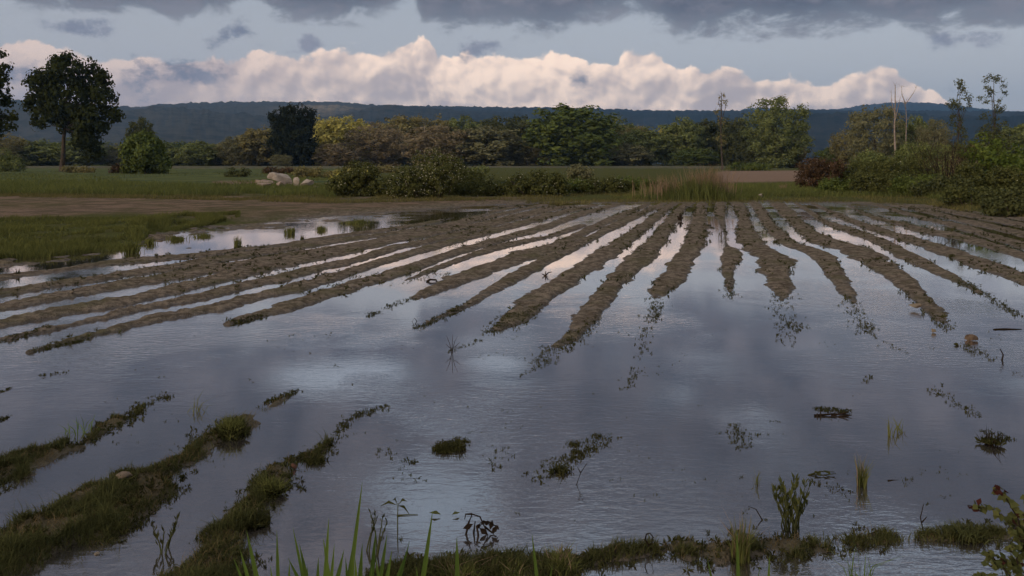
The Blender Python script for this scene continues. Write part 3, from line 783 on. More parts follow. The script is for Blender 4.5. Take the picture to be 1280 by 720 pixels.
# ------------------------------------------------------------------ bushes and brambles near the far shore
def bush(name, px0, base_py, w, h, mat, label, leaf=0.075, seed=1, cat='bush', flowers=0, D=None, topmat=None, twigs=10, grp=None, dens=1.0, wild=0.0):
    rng = np.random.default_rng(seed)
    if D is None: D = F * (H - 0.12) / (base_py - HZ)
    k = D / F; x0, y0 = at(px0, D); z0 = gz(x0, y0) - 0.04
    W, Hh = w * k / 2 * 1.2, h * k * (0.92 if grp == 'bushes of the hedge between field and plain' else 1.05)
    n = max(6, int(9 * max(1, w / h / 1.3)))
    lobes = []
    for _ in range(n):
        u = rng.uniform(-0.8, 0.8); s = math.sqrt(max(0.12, 1 - u * u)); r = Hh * rng.uniform(0.22, 0.36)
        lobes.append((u * W, rng.uniform(-0.5, 0.5) * Hh * 0.9, rng.uniform(0.2, 0.78) * Hh * (0.6 + 0.4 * s), r * 1.35, r * 1.2, r))
    lobes.append((0, 0, Hh * 0.32, W * 0.8, Hh * 0.55, Hh * 0.33))
    rt = empty(name, (x0, y0, z0), 0, label, cat, grp)
    g = Geo(); area = W * Hh * 2
    cl = max(0.14, leaf * 2.4)
    c = crown_geo(g, lobes, int(dens * area / cl ** 2 * 3.6), cl, 13, leaf, rng, up=0.45)
    if wild:
        m = int(140 * wild); b = c[rng.choice(len(c), m)]
        dd = rng.normal(size=(m, 3)) * [0.5, 0.5, 0.3] + [0, 0, 0.7]
        for q in range(4):
            g.leaves(b + dd * 0.09 * (q + 1) * (Hh / 1.5 + 0.4), rng.normal(size=(m, 3)) + [0, 0, 0.5], leaf * 0.9, 0.6, rng)
    t = Geo()
    for _ in range(twigs):
        e = c[rng.integers(len(c))]; s = np.array([e[0] * 0.5, e[1] * 0.5, -0.1])
        t.tube([s, (s + e) / 2 + [0, 0, 0.1 * Hh], e], [0.02, 0.014, 0.006], 5)
    link('stem', t.mesh('stem', True), M['bark'], rt); link('foliage', g.mesh('foliage'), M[mat], rt)
    if flowers:
        fg = Geo(); flowers = int(flowers * 1.6); idx = rng.choice(len(c), flowers); p = c[idx] + rng.normal(size=(flowers, 3)) * cl * 0.6
        p[:, 1] -= 0.06
        fg.leaves(p, rng.normal(size=(flowers, 3)) * 0.4 + [0, -0.5, 0.6], leaf * 0.8 * rng.uniform(0.6, 1.2, flowers), 0.8, rng)
        link('blossom', fg.mesh('blossom'), M['blossom'], rt)
    return rt


BR = 'bushes of the hedge between field and plain'
bush('bramble_bush', 446, 245, 58, 46, 'bramble', 'bushy bramble at the left end of the hedge, beside the rocks', seed=1, grp=BR, flowers=130)
bush('leafy_shrub', 440, 232, 46, 27, 'yellow', 'yellow green shrub top behind the bramble at left hedge end', seed=21, D=50)
bush('bramble_bush', 492, 245, 62, 28, 'bramble', 'low bramble between left hedge end and blossoming hawthorn', seed=2, grp=BR, flowers=60, wild=0.4)
bush('hawthorn_bush', 541, 247, 60, 68, 'bramble', 'tall hawthorn with pale blossom, highest bush of the hedge', seed=3, grp=BR, flowers=700, leaf=0.07, wild=1.0)
bush('bramble_bush', 612, 245, 84, 27, 'bramble', 'low bramble right beside the blossoming hawthorn', seed=4, grp=BR, flowers=90, wild=0.4)
bush('bramble_bush', 680, 245, 70, 33, 'bramble', 'low bramble in the middle of the hedge in front of pale shrub', seed=5, grp=BR, flowers=90, wild=0.4)
bush('bramble_bush', 748, 242, 66, 24, 'bramble', 'low bramble right of the pale shrub', seed=6, grp=BR, flowers=60, wild=0.4)
bush('bramble_bush', 797, 238, 52, 20, 'green', 'last low bramble at right hedge end beside the dry reeds', seed=7, grp=BR, flowers=30, wild=0.3)
bush('willow_shrub', 727, 224, 28, 20, 'willow', 'small pale grey green shrub behind the middle of the hedge', seed=8, leaf=0.13)
bush('dark_shrub', 297, 221, 26, 11, 'dark', 'small dark shrub alone in the meadow left of the rocks', seed=9, leaf=0.13)
bush('low_shrub', 392, 222, 56, 12, 'olive', 'low brownish scrub behind the rock pile', seed=10, leaf=0.14)
bush('low_shrub', 352, 217, 44, 8, 'brown', 'thin brown scrub along the embankment behind the rocks', seed=11, leaf=0.17)
bush('low_shrub', 462, 216, 70, 8, 'olive', 'low scrub strip behind the left hedge end', seed=12, leaf=0.17)
bush('low_shrub', 596, 217, 30, 8, 'midgreen', 'low scrub right behind the hawthorn along the embankment', seed=13, leaf=0.17)
bush('low_shrub', 935, 213.5, 50, 10, 'green', 'low green scrub behind the ploughed strip', seed=14, leaf=0.2)
bush('low_shrub', 150, 216, 24, 10, 'brown', 'brownish scrub at left foot of the dense round bush', seed=15, leaf=0.16)
bush('low_shrub', 100, 215.5, 36, 8, 'olive', 'tall weeds at the foot of the oak trunk', seed=16, leaf=0.16)
bush('low_shrub', 8, 214, 34, 26, 'midgreen', 'dark green bush at the left edge under the sparse tree', seed=17, leaf=0.25)
RB = 'bramble thicket on the right'
bush('reddish_bramble', 1019, 237, 54, 42, 'red', 'reddish brown bramble at left end of the right thicket', seed=31, grp=RB, flowers=20, wild=0.8)
bush('bramble_bush', 1072, 236, 74, 40, 'bramble', 'dense green bramble below the leaning willow', seed=32, grp=RB, flowers=60, wild=0.5)
bush('bramble_bush', 1130, 238, 74, 42, 'bramble', 'dense green bramble hiding feet of the two dead trunks', seed=33, grp=RB, flowers=40, wild=0.5)
bush('bramble_bush', 1180, 247, 66, 26, 'dark', 'dark low bramble below the bare brown shrub', seed=34, grp=RB, wild=0.3)
bush('leafy_bush', 1255, 244, 58, 72, 'bright', 'bright green leafy bush at right edge below the twin alder', seed=35, leaf=0.12, flowers=0)
bush('bramble_bush', 1215, 256, 90, 26, 'bramble', 'low bramble bank in front of the bright green bush', seed=36, grp=RB, flowers=15, wild=0.4)
bush('bramble_bush', 1268, 266, 84, 34, 'dark', 'dark bramble bank at right edge nearest the water', seed=37, grp=RB, wild=0.4)


bush('bramble_bush', 1052, 243, 60, 22, 'green', 'green weedy bramble at the foot of the reddish one', seed=38, grp=RB, wild=0.6, flowers=20)
bush('bramble_bush', 1100, 244, 80, 34, 'bramble', 'front bramble below the dead trunks, nearest the grass', seed=39, grp=RB, wild=0.6, flowers=50)
bush('bramble_bush', 1150, 246, 60, 38, 'green', 'green bramble left of the bare brown shrub', seed=40, grp=RB, wild=0.6)
bush('bramble_bush', 1228, 246, 70, 42, 'bramble', 'bramble heap between the bare shrub and bright green bush', seed=41, grp=RB, wild=0.5, flowers=20)
bush('bramble_bush', 1170, 228, 60, 50, 'midgreen', 'tall green thicket behind the bare brown shrub', seed=42, grp=RB, leaf=0.12)
bush('bramble_bush', 1215, 226, 56, 44, 'bramble', 'dense thicket behind the dry brown shrub', seed=43, grp=RB, leaf=0.12)
bush('bramble_bush', 1110, 224, 70, 40, 'midgreen', 'high green thicket under the leaning willow', seed=44, grp=RB, leaf=0.14)
bush('bramble_bush', 645, 243, 50, 24, 'bramble', 'bramble in the hedge second right of the hawthorn', seed=45, grp=BR, flowers=60, wild=0.4)
bush('bramble_bush', 716, 242, 46, 22, 'green', 'green bramble of the hedge under the pale shrub', seed=46, grp=BR, flowers=40, wild=0.5)
bush('bramble_bush', 575, 243, 50, 38, 'bramble', 'bramble touching right flank of the hawthorn', seed=47, grp=BR, flowers=90, wild=0.5)


def twiggy(px0, base_py, w, h, label, seed):
    rng = np.random.default_rng(seed); D = F * (H - 0.12) / (base_py - HZ); k = D / F
    x0, y0 = at(px0, D); z0 = gz(x0, y0) - 0.04
    rt = empty('bare_shrub', (x0, y0, z0), 0, label, 'shrub'); g = Geo(); tips = []
    for _ in range(46):
        a = rng.normal() * 0.28; b = rng.normal() * 0.28; L = h * k * rng.uniform(0.5, 1.0)
        s = np.array([rng.uniform(-0.25, 0.25) * w * k, rng.uniform(-0.3, 0.3), -0.1]); e = s + np.array([a, b, 1.0]) * L
        m = (s + e) / 2 + rng.normal(size=3) * 0.05
        g.tube([s, m, e], [0.016, 0.012, 0.004], 4); tips += [m, e, (m + e) / 2]
        for _ in range(3):
            q = m + (e - m) * rng.random(); d = np.array([rng.normal() * 0.5, rng.normal() * 0.5, 0.7]) * L * 0.28
            g.tube([q, q + d], [0.008, 0.003], 3); tips.append(q + d)
    link('stem', g.mesh('stem', True), M['twig' if seed % 2 else 'dry'], rt)
    c = Geo(); T = np.array(tips); idx = rng.choice(len(T), 1500)
    c.leaves(T[idx] + rng.normal(size=(1500, 3)) * 0.13, rng.normal(size=(1500, 3)), 0.055, 0.5, rng)
    link('foliage', c.mesh('foliage'), M['brown'], rt)


twiggy(1186, 243, 60, 80, 'bare brown twiggy shrub below the left alder', 3)
twiggy(1205, 236, 46, 44, 'smaller dry brown shrub beside the bare twiggy one', 4)


# ------------------------------------------------------------------ rocks
def rock_mesh(name, sx, sy, sz, seed, sub=3):
    bm = bmesh.new(); bmesh.ops.create_icosphere(bm, subdivisions=sub, radius=0.5)
    rng = np.random.default_rng(seed); planes = [(Vector(rng.normal(size=3)).normalized(), rng.uniform(0.2, 0.4)) for _ in range(13)]
    for v in bm.verts:
        p = v.co.copy()
        for n, d in planes:
            t = p.dot(n) - d
            if t > 0: p -= n * t
        p += p.normalized() * 0.05 * mnoise.noise(p * 4 + Vector((seed, 0, 0)))
        v.co = Vector((p.x * sx, p.y * sy, p.z * sz))
    lo = min(v.co.z for v in bm.verts)
    for v in bm.verts: v.co.z -= lo
    me = bpy.data.meshes.new(name); bm.to_mesh(me); bm.free()
    return me


def rock(px, py_base, w, h, mat, label, seed, D=None, tilt=(0, 0, 0), name='boulder', grp=None, sink=0.15, cat='rock'):
    if D is None: D = F * (H - 0.12) / (py_base - HZ)
    k = D / F; x, y = at(px, D); zt = H - (py_base - HZ) * k
    me = rock_mesh(name, w * k * 1.3, w * k * 1.05, h * k * 1.3, seed)
    o = link(name, me, M[mat]); z = gz(x, y)
    o.location = (x, y, max(z, zt) - sink * h * k); o.rotation_euler = tilt
    return tag(o, label, cat, grp)


RG = 'boulders heaped in the meadow'
rock(323, 232, 10, 9, 'rock', 'small round boulder at the left end of the heap', 1, grp=RG)
rock(334, 232, 20, 9, 'rock', 'flat slanting boulder second from the left of the heap', 2, tilt=(0, 0.2, 0), grp=RG)
rock(331, 234, 18, 5, 'rock', 'low slab lying at the foot of the flat slanting boulder', 12, D=47, grp=RG)
rock(351, 229, 29, 14, 'palerock', 'largest boulder of the heap, propped on smaller ones', 3, tilt=(0, 0.15, 0), grp=RG, D=50, sink=0.0)
rock(350, 235, 13, 13, 'rock', 'pale upright block under the largest boulder', 4, grp=RG, D=48)
rock(372, 234, 10, 16, 'palerock', 'tall upright standing stone in the heap', 5, tilt=(0, -0.2, 0), grp=RG, D=48)
rock(384, 233, 15, 11, 'palerock', 'blocky pale boulder right of the standing stone', 6, grp=RG, D=48)
rock(391, 236, 13, 5, 'rock', 'flat slab at foot of the blocky pale boulder', 7, grp=RG, D=46.5)
rock(398, 233, 7, 6, 'rock', 'small boulder between the heap and the hedge', 8, grp=RG)
rock(412, 232, 14, 4, 'rock', 'thin flat slab nearest the bramble at hedge end', 9, grp=RG)
rock(341, 237, 4, 4, 'palerock', 'tiny pale stone in the grass below the heap', 10, grp=RG)
rock(951, 246, 6, 4, 'palerock', 'small pale stone in grass right of the dry reeds', 41, name='stone', cat='stone')
rock(1251, 234, 6, 9, 'palerock', 'pale block half hidden below the bright green bush', 42, name='stone', cat='stone', D=49)
# stones in the water and on ridges
rock(1213, 424, 15, 7, 'stone', 'orange brown stone standing in the water, largest of the right ones', 51, name='stone', cat='stone', D=1050 * 1.6 / (425 - 203))
rock(1167, 415, 8, 5, 'palestone', 'small buff stone at the end of the soil ridge', 52, name='stone', cat='stone', D=1050 * 1.6 / (416 - 203))
rock(1144, 384, 13, 5, 'palestone', 'flat pale stone on the edge of the soil ridge', 53, name='stone', cat='stone', D=1050 * 1.57 / (384 - 203))
rock(1196, 432, 7, 4, 'weed', 'small mossy stone in the water left of orange stone', 54, name='stone', cat='stone', D=1050 * 1.6 / (432 - 203))
rock(90, 367, 5, 4, 'palestone', 'small pale stone lying on the left soil ridges', 55, name='stone', cat='stone', D=1050 * 1.57 / (367 - 203))
rock(156, 596, 22, 6, 'buffstone', 'buff stone half buried behind the grassy foreground bank', 56, name='stone', cat='stone', D=1050 * 1.55 / (597 - 203))
rock(367, 585, 7, 8, 'redstone', 'small brick red stone beside the weeds in the water', 57, name='stone', cat='stone', D=1050 * 1.6 / (586 - 203))
rock(120, 694, 7, 6, 'palestone', 'tiny pale pebble on the grassy foreground bank', 58, name='stone', cat='stone', D=1050 * 1.55 / (694 - 203))

# ------------------------------------------------------------------ embankment across the plain
v = []; f = []
for i, x in enumerate(np.linspace(-150, 60, 60)):
    yy = 214 + 2 * math.sin(x * 0.03)
    for dy, zz_ in ((-3.2, -0.1), (-1.6, 0.55 + 0.08 * math.sin(x)), (1.6, 0.58), (3.5, -0.1)):
        v.append((x, yy + dy, zz_ + 0.1))
for i in range(59):
    for j in range(3):
        a = i * 4 + j; f.append([a, a + 4, a + 5, a + 1])
tag(link('embankment', mesh_from('embankment', v, [np.array(f)], True), solid_mat('embankment_gravel', (0.105, 0.095, 0.06), (0.075, 0.075, 0.042), 0.6)), 'low pale embankment running in front of the tree line', None, None, 'structure')


# ------------------------------------------------------------------ grass and weeds
def px_poly_points(n, xs, up, lo, rng, bias=1.0):
    x = rng.uniform(xs[0], xs[-1], n); u = np.interp(x, xs, up); l = np.interp(x, xs, lo)
    y = u + (l - u) * rng.random(n) ** bias
    Y = F * (H - 0.08) / (y - HZ); X = (x - CX) / F * Y
    return np.stack([X, Y, ground_z(X, Y) - 0.01], 1)


rng = np.random.default_rng(77)
def patchy(p, sc, th, seed):
    return p[fbm(p[:, 0] * sc, p[:, 1] * sc, 3, seed) > th]

g = Geo()
p = px_poly_points(60000, [-40, 200, 420, 600, 700, 1000, 1150, 1200, 1330], [240, 244, 246, 244, 242, 238, 240, 248, 262], [247, 250, 256, 252, 251, 251, 253, 262, 274], rng)
p = patchy(p, 0.8, 0.42, 61); n = len(p)
g.blades(p, rng.uniform(0.05, 0.17, n), 0.02, rng.uniform(0.1, 0.9, n), rng)
tag(link('verge_grass', g.mesh('verge_grass'), M['olivegrass']), 'short olive grass along the far edge of the water', 'grass', None, 'stuff')
g = Geo()
p = px_poly_points(30000, [-40, 100, 300, 420], [231, 231, 232, 234], [244, 245, 247, 249], rng); p = patchy(p, 0.35, 0.40, 62); n = len(p)
g.blades(p, rng.uniform(0.15, 0.42, n), 0.028, rng.uniform(0.1, 0.8, n), rng)
p = px_poly_points(24000, [800, 860, 1000, 1150, 1240], [236, 234, 231, 236, 246], [247, 248, 247, 248, 260], rng); n = len(p)
g.blades(p, rng.uniform(0.12, 0.38, n), 0.025, rng.uniform(0.1, 0.8, n), rng)
p = px_poly_points(9000, [300, 345, 425], [234, 234, 236], [243, 244, 246], rng); n = len(p)
g.blades(p, rng.uniform(0.1, 0.28, n), 0.03, rng.uniform(0.1, 0.8, n), rng)
p = px_poly_points(14000, [-40, 200, 420], [214, 215, 217], [232, 232, 234], rng); p = patchy(p, 0.12, 0.5, 67); n = len(p)
g.blades(p, rng.uniform(0.12, 0.3, n), 0.05, rng.uniform(0.1, 0.8, n), rng)
tag(link('meadow_grass', g.mesh('meadow_grass'), M['grass_far']), 'green meadow grass beyond the wet field', 'grass', None, 'stuff')
g = Geo()
p = px_poly_points(60000, [-40, 0, 60, 110, 160, 190, 230, 300], [276, 274, 274, 274, 274, 272, 270, 268], [324, 319, 316, 310, 308, 290, 282, 274], rng); p = patchy(p, 1.7, 0.44, 63); n = len(p)
g.blades(p, rng.uniform(0.03, 0.11, n) * (0.3 + 1.9 * fbm(p[:, 0] * 1.1, p[:, 1] * 1.1, 3, 91) ** 1.5 * 1.6), 0.012, rng.uniform(0.1, 0.8, n), rng)
p = px_poly_points(7000, [-40, 0, 60, 110], [306, 303, 303, 303], [324, 319, 316, 310], rng); n = len(p)
g.blades(p, rng.uniform(0.08, 0.22, n), 0.014, rng.uniform(0.1, 0.8, n), rng)
tag(link('shore_grass', g.mesh('shore_grass'), M['grass']), 'tufted green grass at the left edge of the puddle', 'grass', None, 'stuff')

# grass on the foreground banks
g = Geo(); bz = bank_z[nidx]; zf = zz[nidx]
def scatter_on(mask, n, jit, rng):
    ii = np.nonzero(mask)[0]
    w = R0[nidx][ii] ** 2; w = w / w.sum()
    k = ii[rng.choice(len(ii), n, p=w)]
    x = nx[k] + rng.normal(size=n) * jit; y = ny[k] + rng.normal(size=n) * jit
    return np.stack([x, y, ground_z(x, y)], 1)
bm_ = (bz > -0.005) & (zf > -0.005) & (ny < 9) & (np.abs(nx) < 5)
leftb = bm_ & ((nx < -0.6) | (ny > 3.9))
p = scatter_on(leftb, 52000, 0.02, rng); p = patchy(p, 4.5, 0.37, 64); n = len(p)
hm = 0.15 + 1.7 * fbm(p[:, 0] * 6, p[:, 1] * 6, 3, 90) ** 2
g.blades(p, hm * rng.uniform(0.02, 0.075, n) * np.where(rng.random(n) < 0.08, 1.8, 1), rng.uniform(0.0025, 0.005, n), rng.uniform(0.2, 1.1, n), rng)
p = scatter_on(bm_ & ~leftb, 14000, 0.012, rng); p = patchy(p, 4.0, 0.47, 65); n = len(p)
g.blades(p, rng.uniform(0.015, 0.055, n), rng.uniform(0.0025, 0.0045, n), rng.uniform(0.2, 1.2, n), rng)
tag(link('bank_grass', g.mesh('bank_grass'), M['bankgrass']), 'short grass covering the low foreground mud banks', 'grass', None, 'stuff')
g = Geo()
p = scatter_on(bm_, 6500, 0.015, rng); n = len(p)
g.blades(p, rng.uniform(0.015, 0.055, n), rng.uniform(0.0018, 0.003, n), rng.uniform(0.5, 1.6, n), rng)
tag(link('dead_grass', g.mesh('dead_grass'), M['straw']), 'withered straw coloured blades among the bank grass', 'grass', None, 'stuff')


def sprouts(g, p, size, rng, k=5):
    n = len(p)
    for j in range(k):
        a = rng.uniform(0, 2 * PI, n); el = rng.uniform(0.2, 1.2, n)
        d = np.stack([np.cos(a) * np.cos(el), np.sin(a) * np.cos(el), np.sin(el)], 1)
        q = p + d * (size * 0.5)[:, None]
        ax = d
        nr = np.cross(d, rng.normal(size=(n, 3)))
        g.leaves(q, nr, size * rng.uniform(0.6, 1.1, n), 0.3, rng, axis=d)

g = Geo()
rz = ridge_z[nidx]
mm = (rz > -0.03) & (zf > -0.012) & (zf < 0.03) & (ny < 30)
p = scatter_on(mm, 5200, 0.03, rng); p = patchy(p, 0.55, 0.47, 66)
p[:, 2] = np.maximum(p[:, 2], -0.004); n = len(p)
d_ = np.hypot(p[:, 0], p[:, 1])
sprouts(g, p, rng.uniform(0.02, 0.05, n) * (1 + d_ / 40), rng)
p = scatter_on((bz > -0.03) & (zf > -0.03) & (ny < 9) & (np.abs(nx) < 5), 3800, 0.03, rng); p = patchy(p, 2.2, 0.45, 68); p[:, 2] = np.maximum(p[:, 2], -0.004); n = len(p)
sprouts(g, p, rng.uniform(0.012, 0.035, n), rng)
# fringes of weed at the drowned ends of the ridges and along the furthest weed lines
LINES = [((690, 430), (672, 458), 60, 10), ((745, 400), (700, 440), 160, 9), ((640, 395), (612, 416), 160, 10), ((672, 385), (640, 412), 80, 9), ((588, 380), (520, 412), 200, 6), ((520, 372), (480, 385), 60, 5), ((490, 355), (560, 342), 30, 5),
         ((820, 372), (800, 445), 90, 8), ((822, 380), (815, 400), 80, 8), ((975, 365), (985, 428), 130, 12), ((985, 405), (1000, 412), 50, 10), ((912, 358), (913, 372), 50, 7), ((1060, 372), (1085, 418), 110, 11), ((1078, 405), (1090, 415), 40, 8), ((1100, 425), (1130, 440), 16, 6),
         ((1170, 395), (1186, 410), 70, 9), ((1205, 430), (1240, 450), 50, 8), ((1205, 352), (1275, 396), 190, 6), ((40, 440), (110, 424), 120, 4), ((290, 405), (330, 396), 120, 4), ((0, 428), (60, 412), 70, 3),
         ((370, 575), (415, 555), 90, 9), ((418, 550), (440, 520), 70, 7), ((440, 522), (482, 508), 90, 6), ((330, 505), (372, 488), 110, 5), ((150, 525), (205, 492), 60, 8), ((205, 500), (212, 495), 26, 5),
         ((670, 600), (760, 545), 170, 14), ((715, 575), (735, 560), 60, 8), ((545, 560), (580, 550), 120, 8), ((520, 580), (510, 575), 16, 5), ((650, 470), (690, 450), 26, 5), ((560, 440), (600, 425), 30, 4), ((460, 395), (475, 390), 40, 4),
         ((920, 530), (930, 560), 60, 9), ((1020, 510), (1062, 516), 80, 5), ((1165, 485), (1220, 520), 50, 8), ((1235, 540), (1262, 550), 40, 9), ((50, 470), (85, 465), 20, 4), ((0, 490), (12, 486), 16, 3), ((0, 525), (8, 522), 30, 4),
         ((1080, 478), (1090, 470), 8, 4), ((900, 540), (940, 545), 20, 8), ((1010, 600), (1065, 620), 20, 8), ((630, 560), (615, 590), 20, 10), ((480, 560), (520, 600), 26, 12), ((780, 485), (800, 460), 24, 5)]
for (a, b, n, jit) in LINES:
    n = int(n * 1.5)
    t = rng.random(n); x = a[0] + (b[0] - a[0]) * t + rng.normal(size=n) * jit * 0.7; y = a[1] + (b[1] - a[1]) * t + rng.normal(size=n) * jit * 0.28
    q = np.array([P(*xy) for xy in zip(x, y)]); q[:, 2] = np.maximum(ground_z(q[:, 0], q[:, 1]), -0.004)
    dist = q[:, 1]
    sprouts(g, q, rng.uniform(0.008, 0.028, n) * (0.7 + dist / 22), rng, 4)
for _ in range(95):
    cx_, cy_ = rng.uniform(60, 1275), 415 + 235 * rng.random() ** 1.3
    n = rng.integers(2, 9); jx = rng.uniform(3, 16)
    q = np.array([P(cx_ + rng.normal() * jx, cy_ + rng.normal() * jx * 0.25) for _k in range(n)]); q[:, 2] = np.maximum(ground_z(q[:, 0], q[:, 1]), -0.004)
    sprouts(g, q, rng.uniform(0.006, 0.020, n) * (0.7 + q[:, 1] / 22), rng, 3)
tag(link('water_weeds', g.mesh('water_weeds'), M['weed']), 'small dark weeds sprouting along ridges and drowned rows', 'weeds', None, 'stuff')


# ------------------------------------------------------------------ single plants standing in the water
def clump(name, px, py, w, h, label, mat, n, seed, lean=0.5, bw=0.006, cat='plant', grp=None, leafy=False, z=None, dry=False):
    """tuft of blades; w, h in photo px"""
    rng = np.random.default_rng(seed); b = P(px, py); k = b[1] / F
    if z is None: z = max(-0.012, gz(b[0], b[1]) - 0.01)
    rt = empty(name, (b[0], b[1], z), 0, label, cat, grp)
    g = Geo(); W = w * k / 2; Hh = h * k
    base = np.stack([rng.normal(size=n) * W * 0.42, rng.normal(size=n) * W * 0.42, np.zeros(n)], 1)
    g.blades(base, Hh * rng.uniform(0.45, 1.05, n), bw * rng.uniform(0.7, 1.3, n), lean * rng.uniform(0.2, 1.4, n), rng)
    link('blades', g.mesh('blades'), M[mat], rt)
    if leafy:
        s = Geo(); sprouts(s, base + [0, 0, Hh * 0.15], np.full(n, Hh * 0.35), rng, 3); link('foliage', s.mesh('foliage'), M['weed'], rt)
    if dry:
        s = Geo(); m = max(4, n // 8)
        s.blades(base[:m], Hh * rng.uniform(0.8, 1.2, m), bw * 0.8, lean * rng.uniform(0.2, 1.4, m), rng); link('dead_blades', s.mesh('dead_blades'), M['dry'], rt)
    return rt


TG = 'grass tufts standing in the left puddle'
clump('grass_tuft', 165, 316, 20, 20, 'upright grass tuft jutting from left shore grass into water', 'grass', 220, 1, 0.5, 0.014, 'grass tuft', TG)
clump('grass_tuft', 44, 320, 9, 12, 'small yellow green tuft below the left shore grass', 'grass', 70, 2, 0.5, 0.014, 'grass tuft', TG)
clump('grass_tuft', 220, 300, 22, 9, 'wide low tuft in puddle, second right of upright tuft', 'grass', 200, 3, 0.7, 0.014, 'grass tuft', TG)
clump('grass_tuft', 254, 296, 26, 7, 'wide flat tuft on mud by the middle of puddle', 'grass', 200, 4, 0.7, 0.014, 'grass tuft', TG)
clump('grass_tuft', 297, 308, 11, 18, 'tall thin tuft with its stalks standing in open puddle', 'grass', 80, 5, 0.4, 0.012, 'grass tuft', TG)
clump('grass_tuft', 363, 292, 14, 11, 'bright green tuft in puddle right of tall thin one', 'grass', 120, 6, 0.5, 0.016, 'grass tuft', TG)
clump('grass_tuft', 379, 300, 8, 9, 'sparse dark stalks next to the bright green tuft', 'weed', 24, 7, 0.5, 0.014, 'grass tuft', TG)
clump('grass_tuft', 402, 288, 13, 9, 'green tuft at the right end of the open puddle', 'grass', 120, 8, 0.5, 0.016, 'grass tuft', TG)
clump('grass_tuft', 188, 305, 14, 12, 'low tuft just right of the upright grass tuft', 'grass', 120, 9, 0.6, 0.014, 'grass tuft', TG)
clump('grass_tuft', 448, 279, 34, 7, 'long flat green mound of grass at far end of puddle', 'grass', 260, 10, 0.7, 0.018, 'grass tuft', TG)
clump('grass_tuft', 22, 345, 8, 10, 'thin dark stalks in the left channel below shore grass', 'weed', 26, 11, 0.5, 0.01, 'grass tuft', TG)
clump('grass_tuft', 350, 320, 4, 6, 'two or three thin stalks on the far left ridge', 'weed', 8, 12, 0.4, 0.01, 'grass tuft', TG)
# foreground
clump('sedge_tuft', 1077, 607, 15, 44, 'dense upright sedge tuft alone in open water', 'grass', 60, 21, 0.28, 0.005, 'sedge', None, dry=True)
clump('sedge_tuft', 1114, 545, 8, 30, 'thin sedge blades, left of the leaning pair', 'grass', 9, 22, 0.35, 0.006, 'sedge')
clump('sedge_tuft', 1127, 541, 12, 28, 'thin leaning sedge blades over their reflection', 'grass', 9, 23, 0.9, 0.006, 'sedge')
clump('sedge_tuft', 946, 605, 8, 30, 'few curved blades left of the leafy water plant', 'grass', 9, 24, 0.5, 0.006, 'sedge')
clump('sedge_tuft', 246, 515, 26, 34, 'sparse spreading sedge blades in open water on left', 'grass', 16, 25, 1.0, 0.005, 'sedge')
clump('sedge_tuft', 100, 540, 40, 26, 'spreading green blades on the tip of second left bank', 'lushgrass', 22, 26, 1.5, 0.006, 'sedge')
clump('weed_tuft', 553, 564, 22, 16, 'rounded dark tuft, left of a close pair in the water', 'weed', 120, 27, 0.8, 0.005, 'weed tuft', None, True)
clump('weed_tuft', 573, 562, 18, 20, 'feathery dark tuft, right of a close pair in the water', 'weed', 60, 28, 0.9, 0.005, 'weed tuft', None, True)
clump('weed_tuft', 700, 590, 24, 20, 'ragged dark tuft with drowned roots in the mid water', 'weed', 60, 29, 0.8, 0.005, 'weed tuft', None, True)
clump('weed_tuft', 748, 546, 24, 8, 'flat green weed patch behind the ragged dark tuft', 'weed', 60, 30, 1.0, 0.005, 'weed tuft', None, True)
clump('weed_tuft', 718, 556, 22, 10, 'small green weed patch touching the flat one', 'weed', 60, 31, 0.9, 0.005, 'weed tuft', None, True)
clump('weed_tuft', 1238, 556, 22, 28, 'dark ragged weed at right below the drowned row', 'deadweed', 50, 32, 0.8, 0.006, 'weed tuft', None, True)
clump('weed_tuft', 1204, 672, 44, 26, 'dark bushy tuft on the right end of the near bank', 'dark', 240, 33, 1.0, 0.005, 'weed tuft', None, True)
clump('weed_tuft', 290, 545, 34, 28, 'brown green tussock at the far tip of left bank', 'grass', 320, 34, 0.8, 0.005, 'weed tuft', None, True)
clump('weed_tuft', 338, 618, 26, 30, 'brighter green tussock beside the brick red stone', 'grass', 260, 35, 0.9, 0.005, 'weed tuft', None, True)
clump('weed_tuft', 395, 577, 28, 16, 'dark weedy tussock right of the brick red stone', 'weed', 160, 36, 0.9, 0.005, 'weed tuft', None, True)
clump('weed_tuft', 320, 655, 34, 30, 'dark tussock below the brighter green one', 'weed', 220, 37, 0.9, 0.005, 'weed tuft', None, True)
clump('grass_tussock', 925, 700, 24, 62, 'pointed grass tussock on the near bank left of leafy plant', 'grass', 160, 38, 0.45, 0.005, 'grass tuft', None, dry=True)
clump('grass_tussock', 700, 712, 46, 32, 'round grass tussock on the near bank in the middle', 'grass', 300, 39, 0.8, 0.005, 'grass tuft', None, dry=True)
clump('grass_tussock', 575, 722, 60, 30, 'wide grass tussock on the near bank beside tall blades', 'grass', 300, 40, 0.9, 0.005, 'grass tuft', None, dry=True)
clump('grass_tussock', 640, 718, 44, 24, 'low straw mixed tussock between two round ones', 'grass', 200, 44, 0.9, 0.005, 'grass tuft', None, dry=True)
clump('grass_tussock', 1075, 728, 38, 66, 'thin green blades rising from the bottom edge on right', 'lushgrass', 16, 41, 0.7, 0.005, 'grass tuft')
clump('weed_tuft', 500, 675, 8, 10, 'tiny dark tuft at foot of the three leaved seedling', 'weed', 14, 42, 0.7, 0.004, 'weed tuft', None, True)
clump('weed_tuft', 1190, 322, 10, 6, 'dark weed tuft on the right ridges', 'weed', 40, 43, 0.7, 0.012, 'weed tuft')


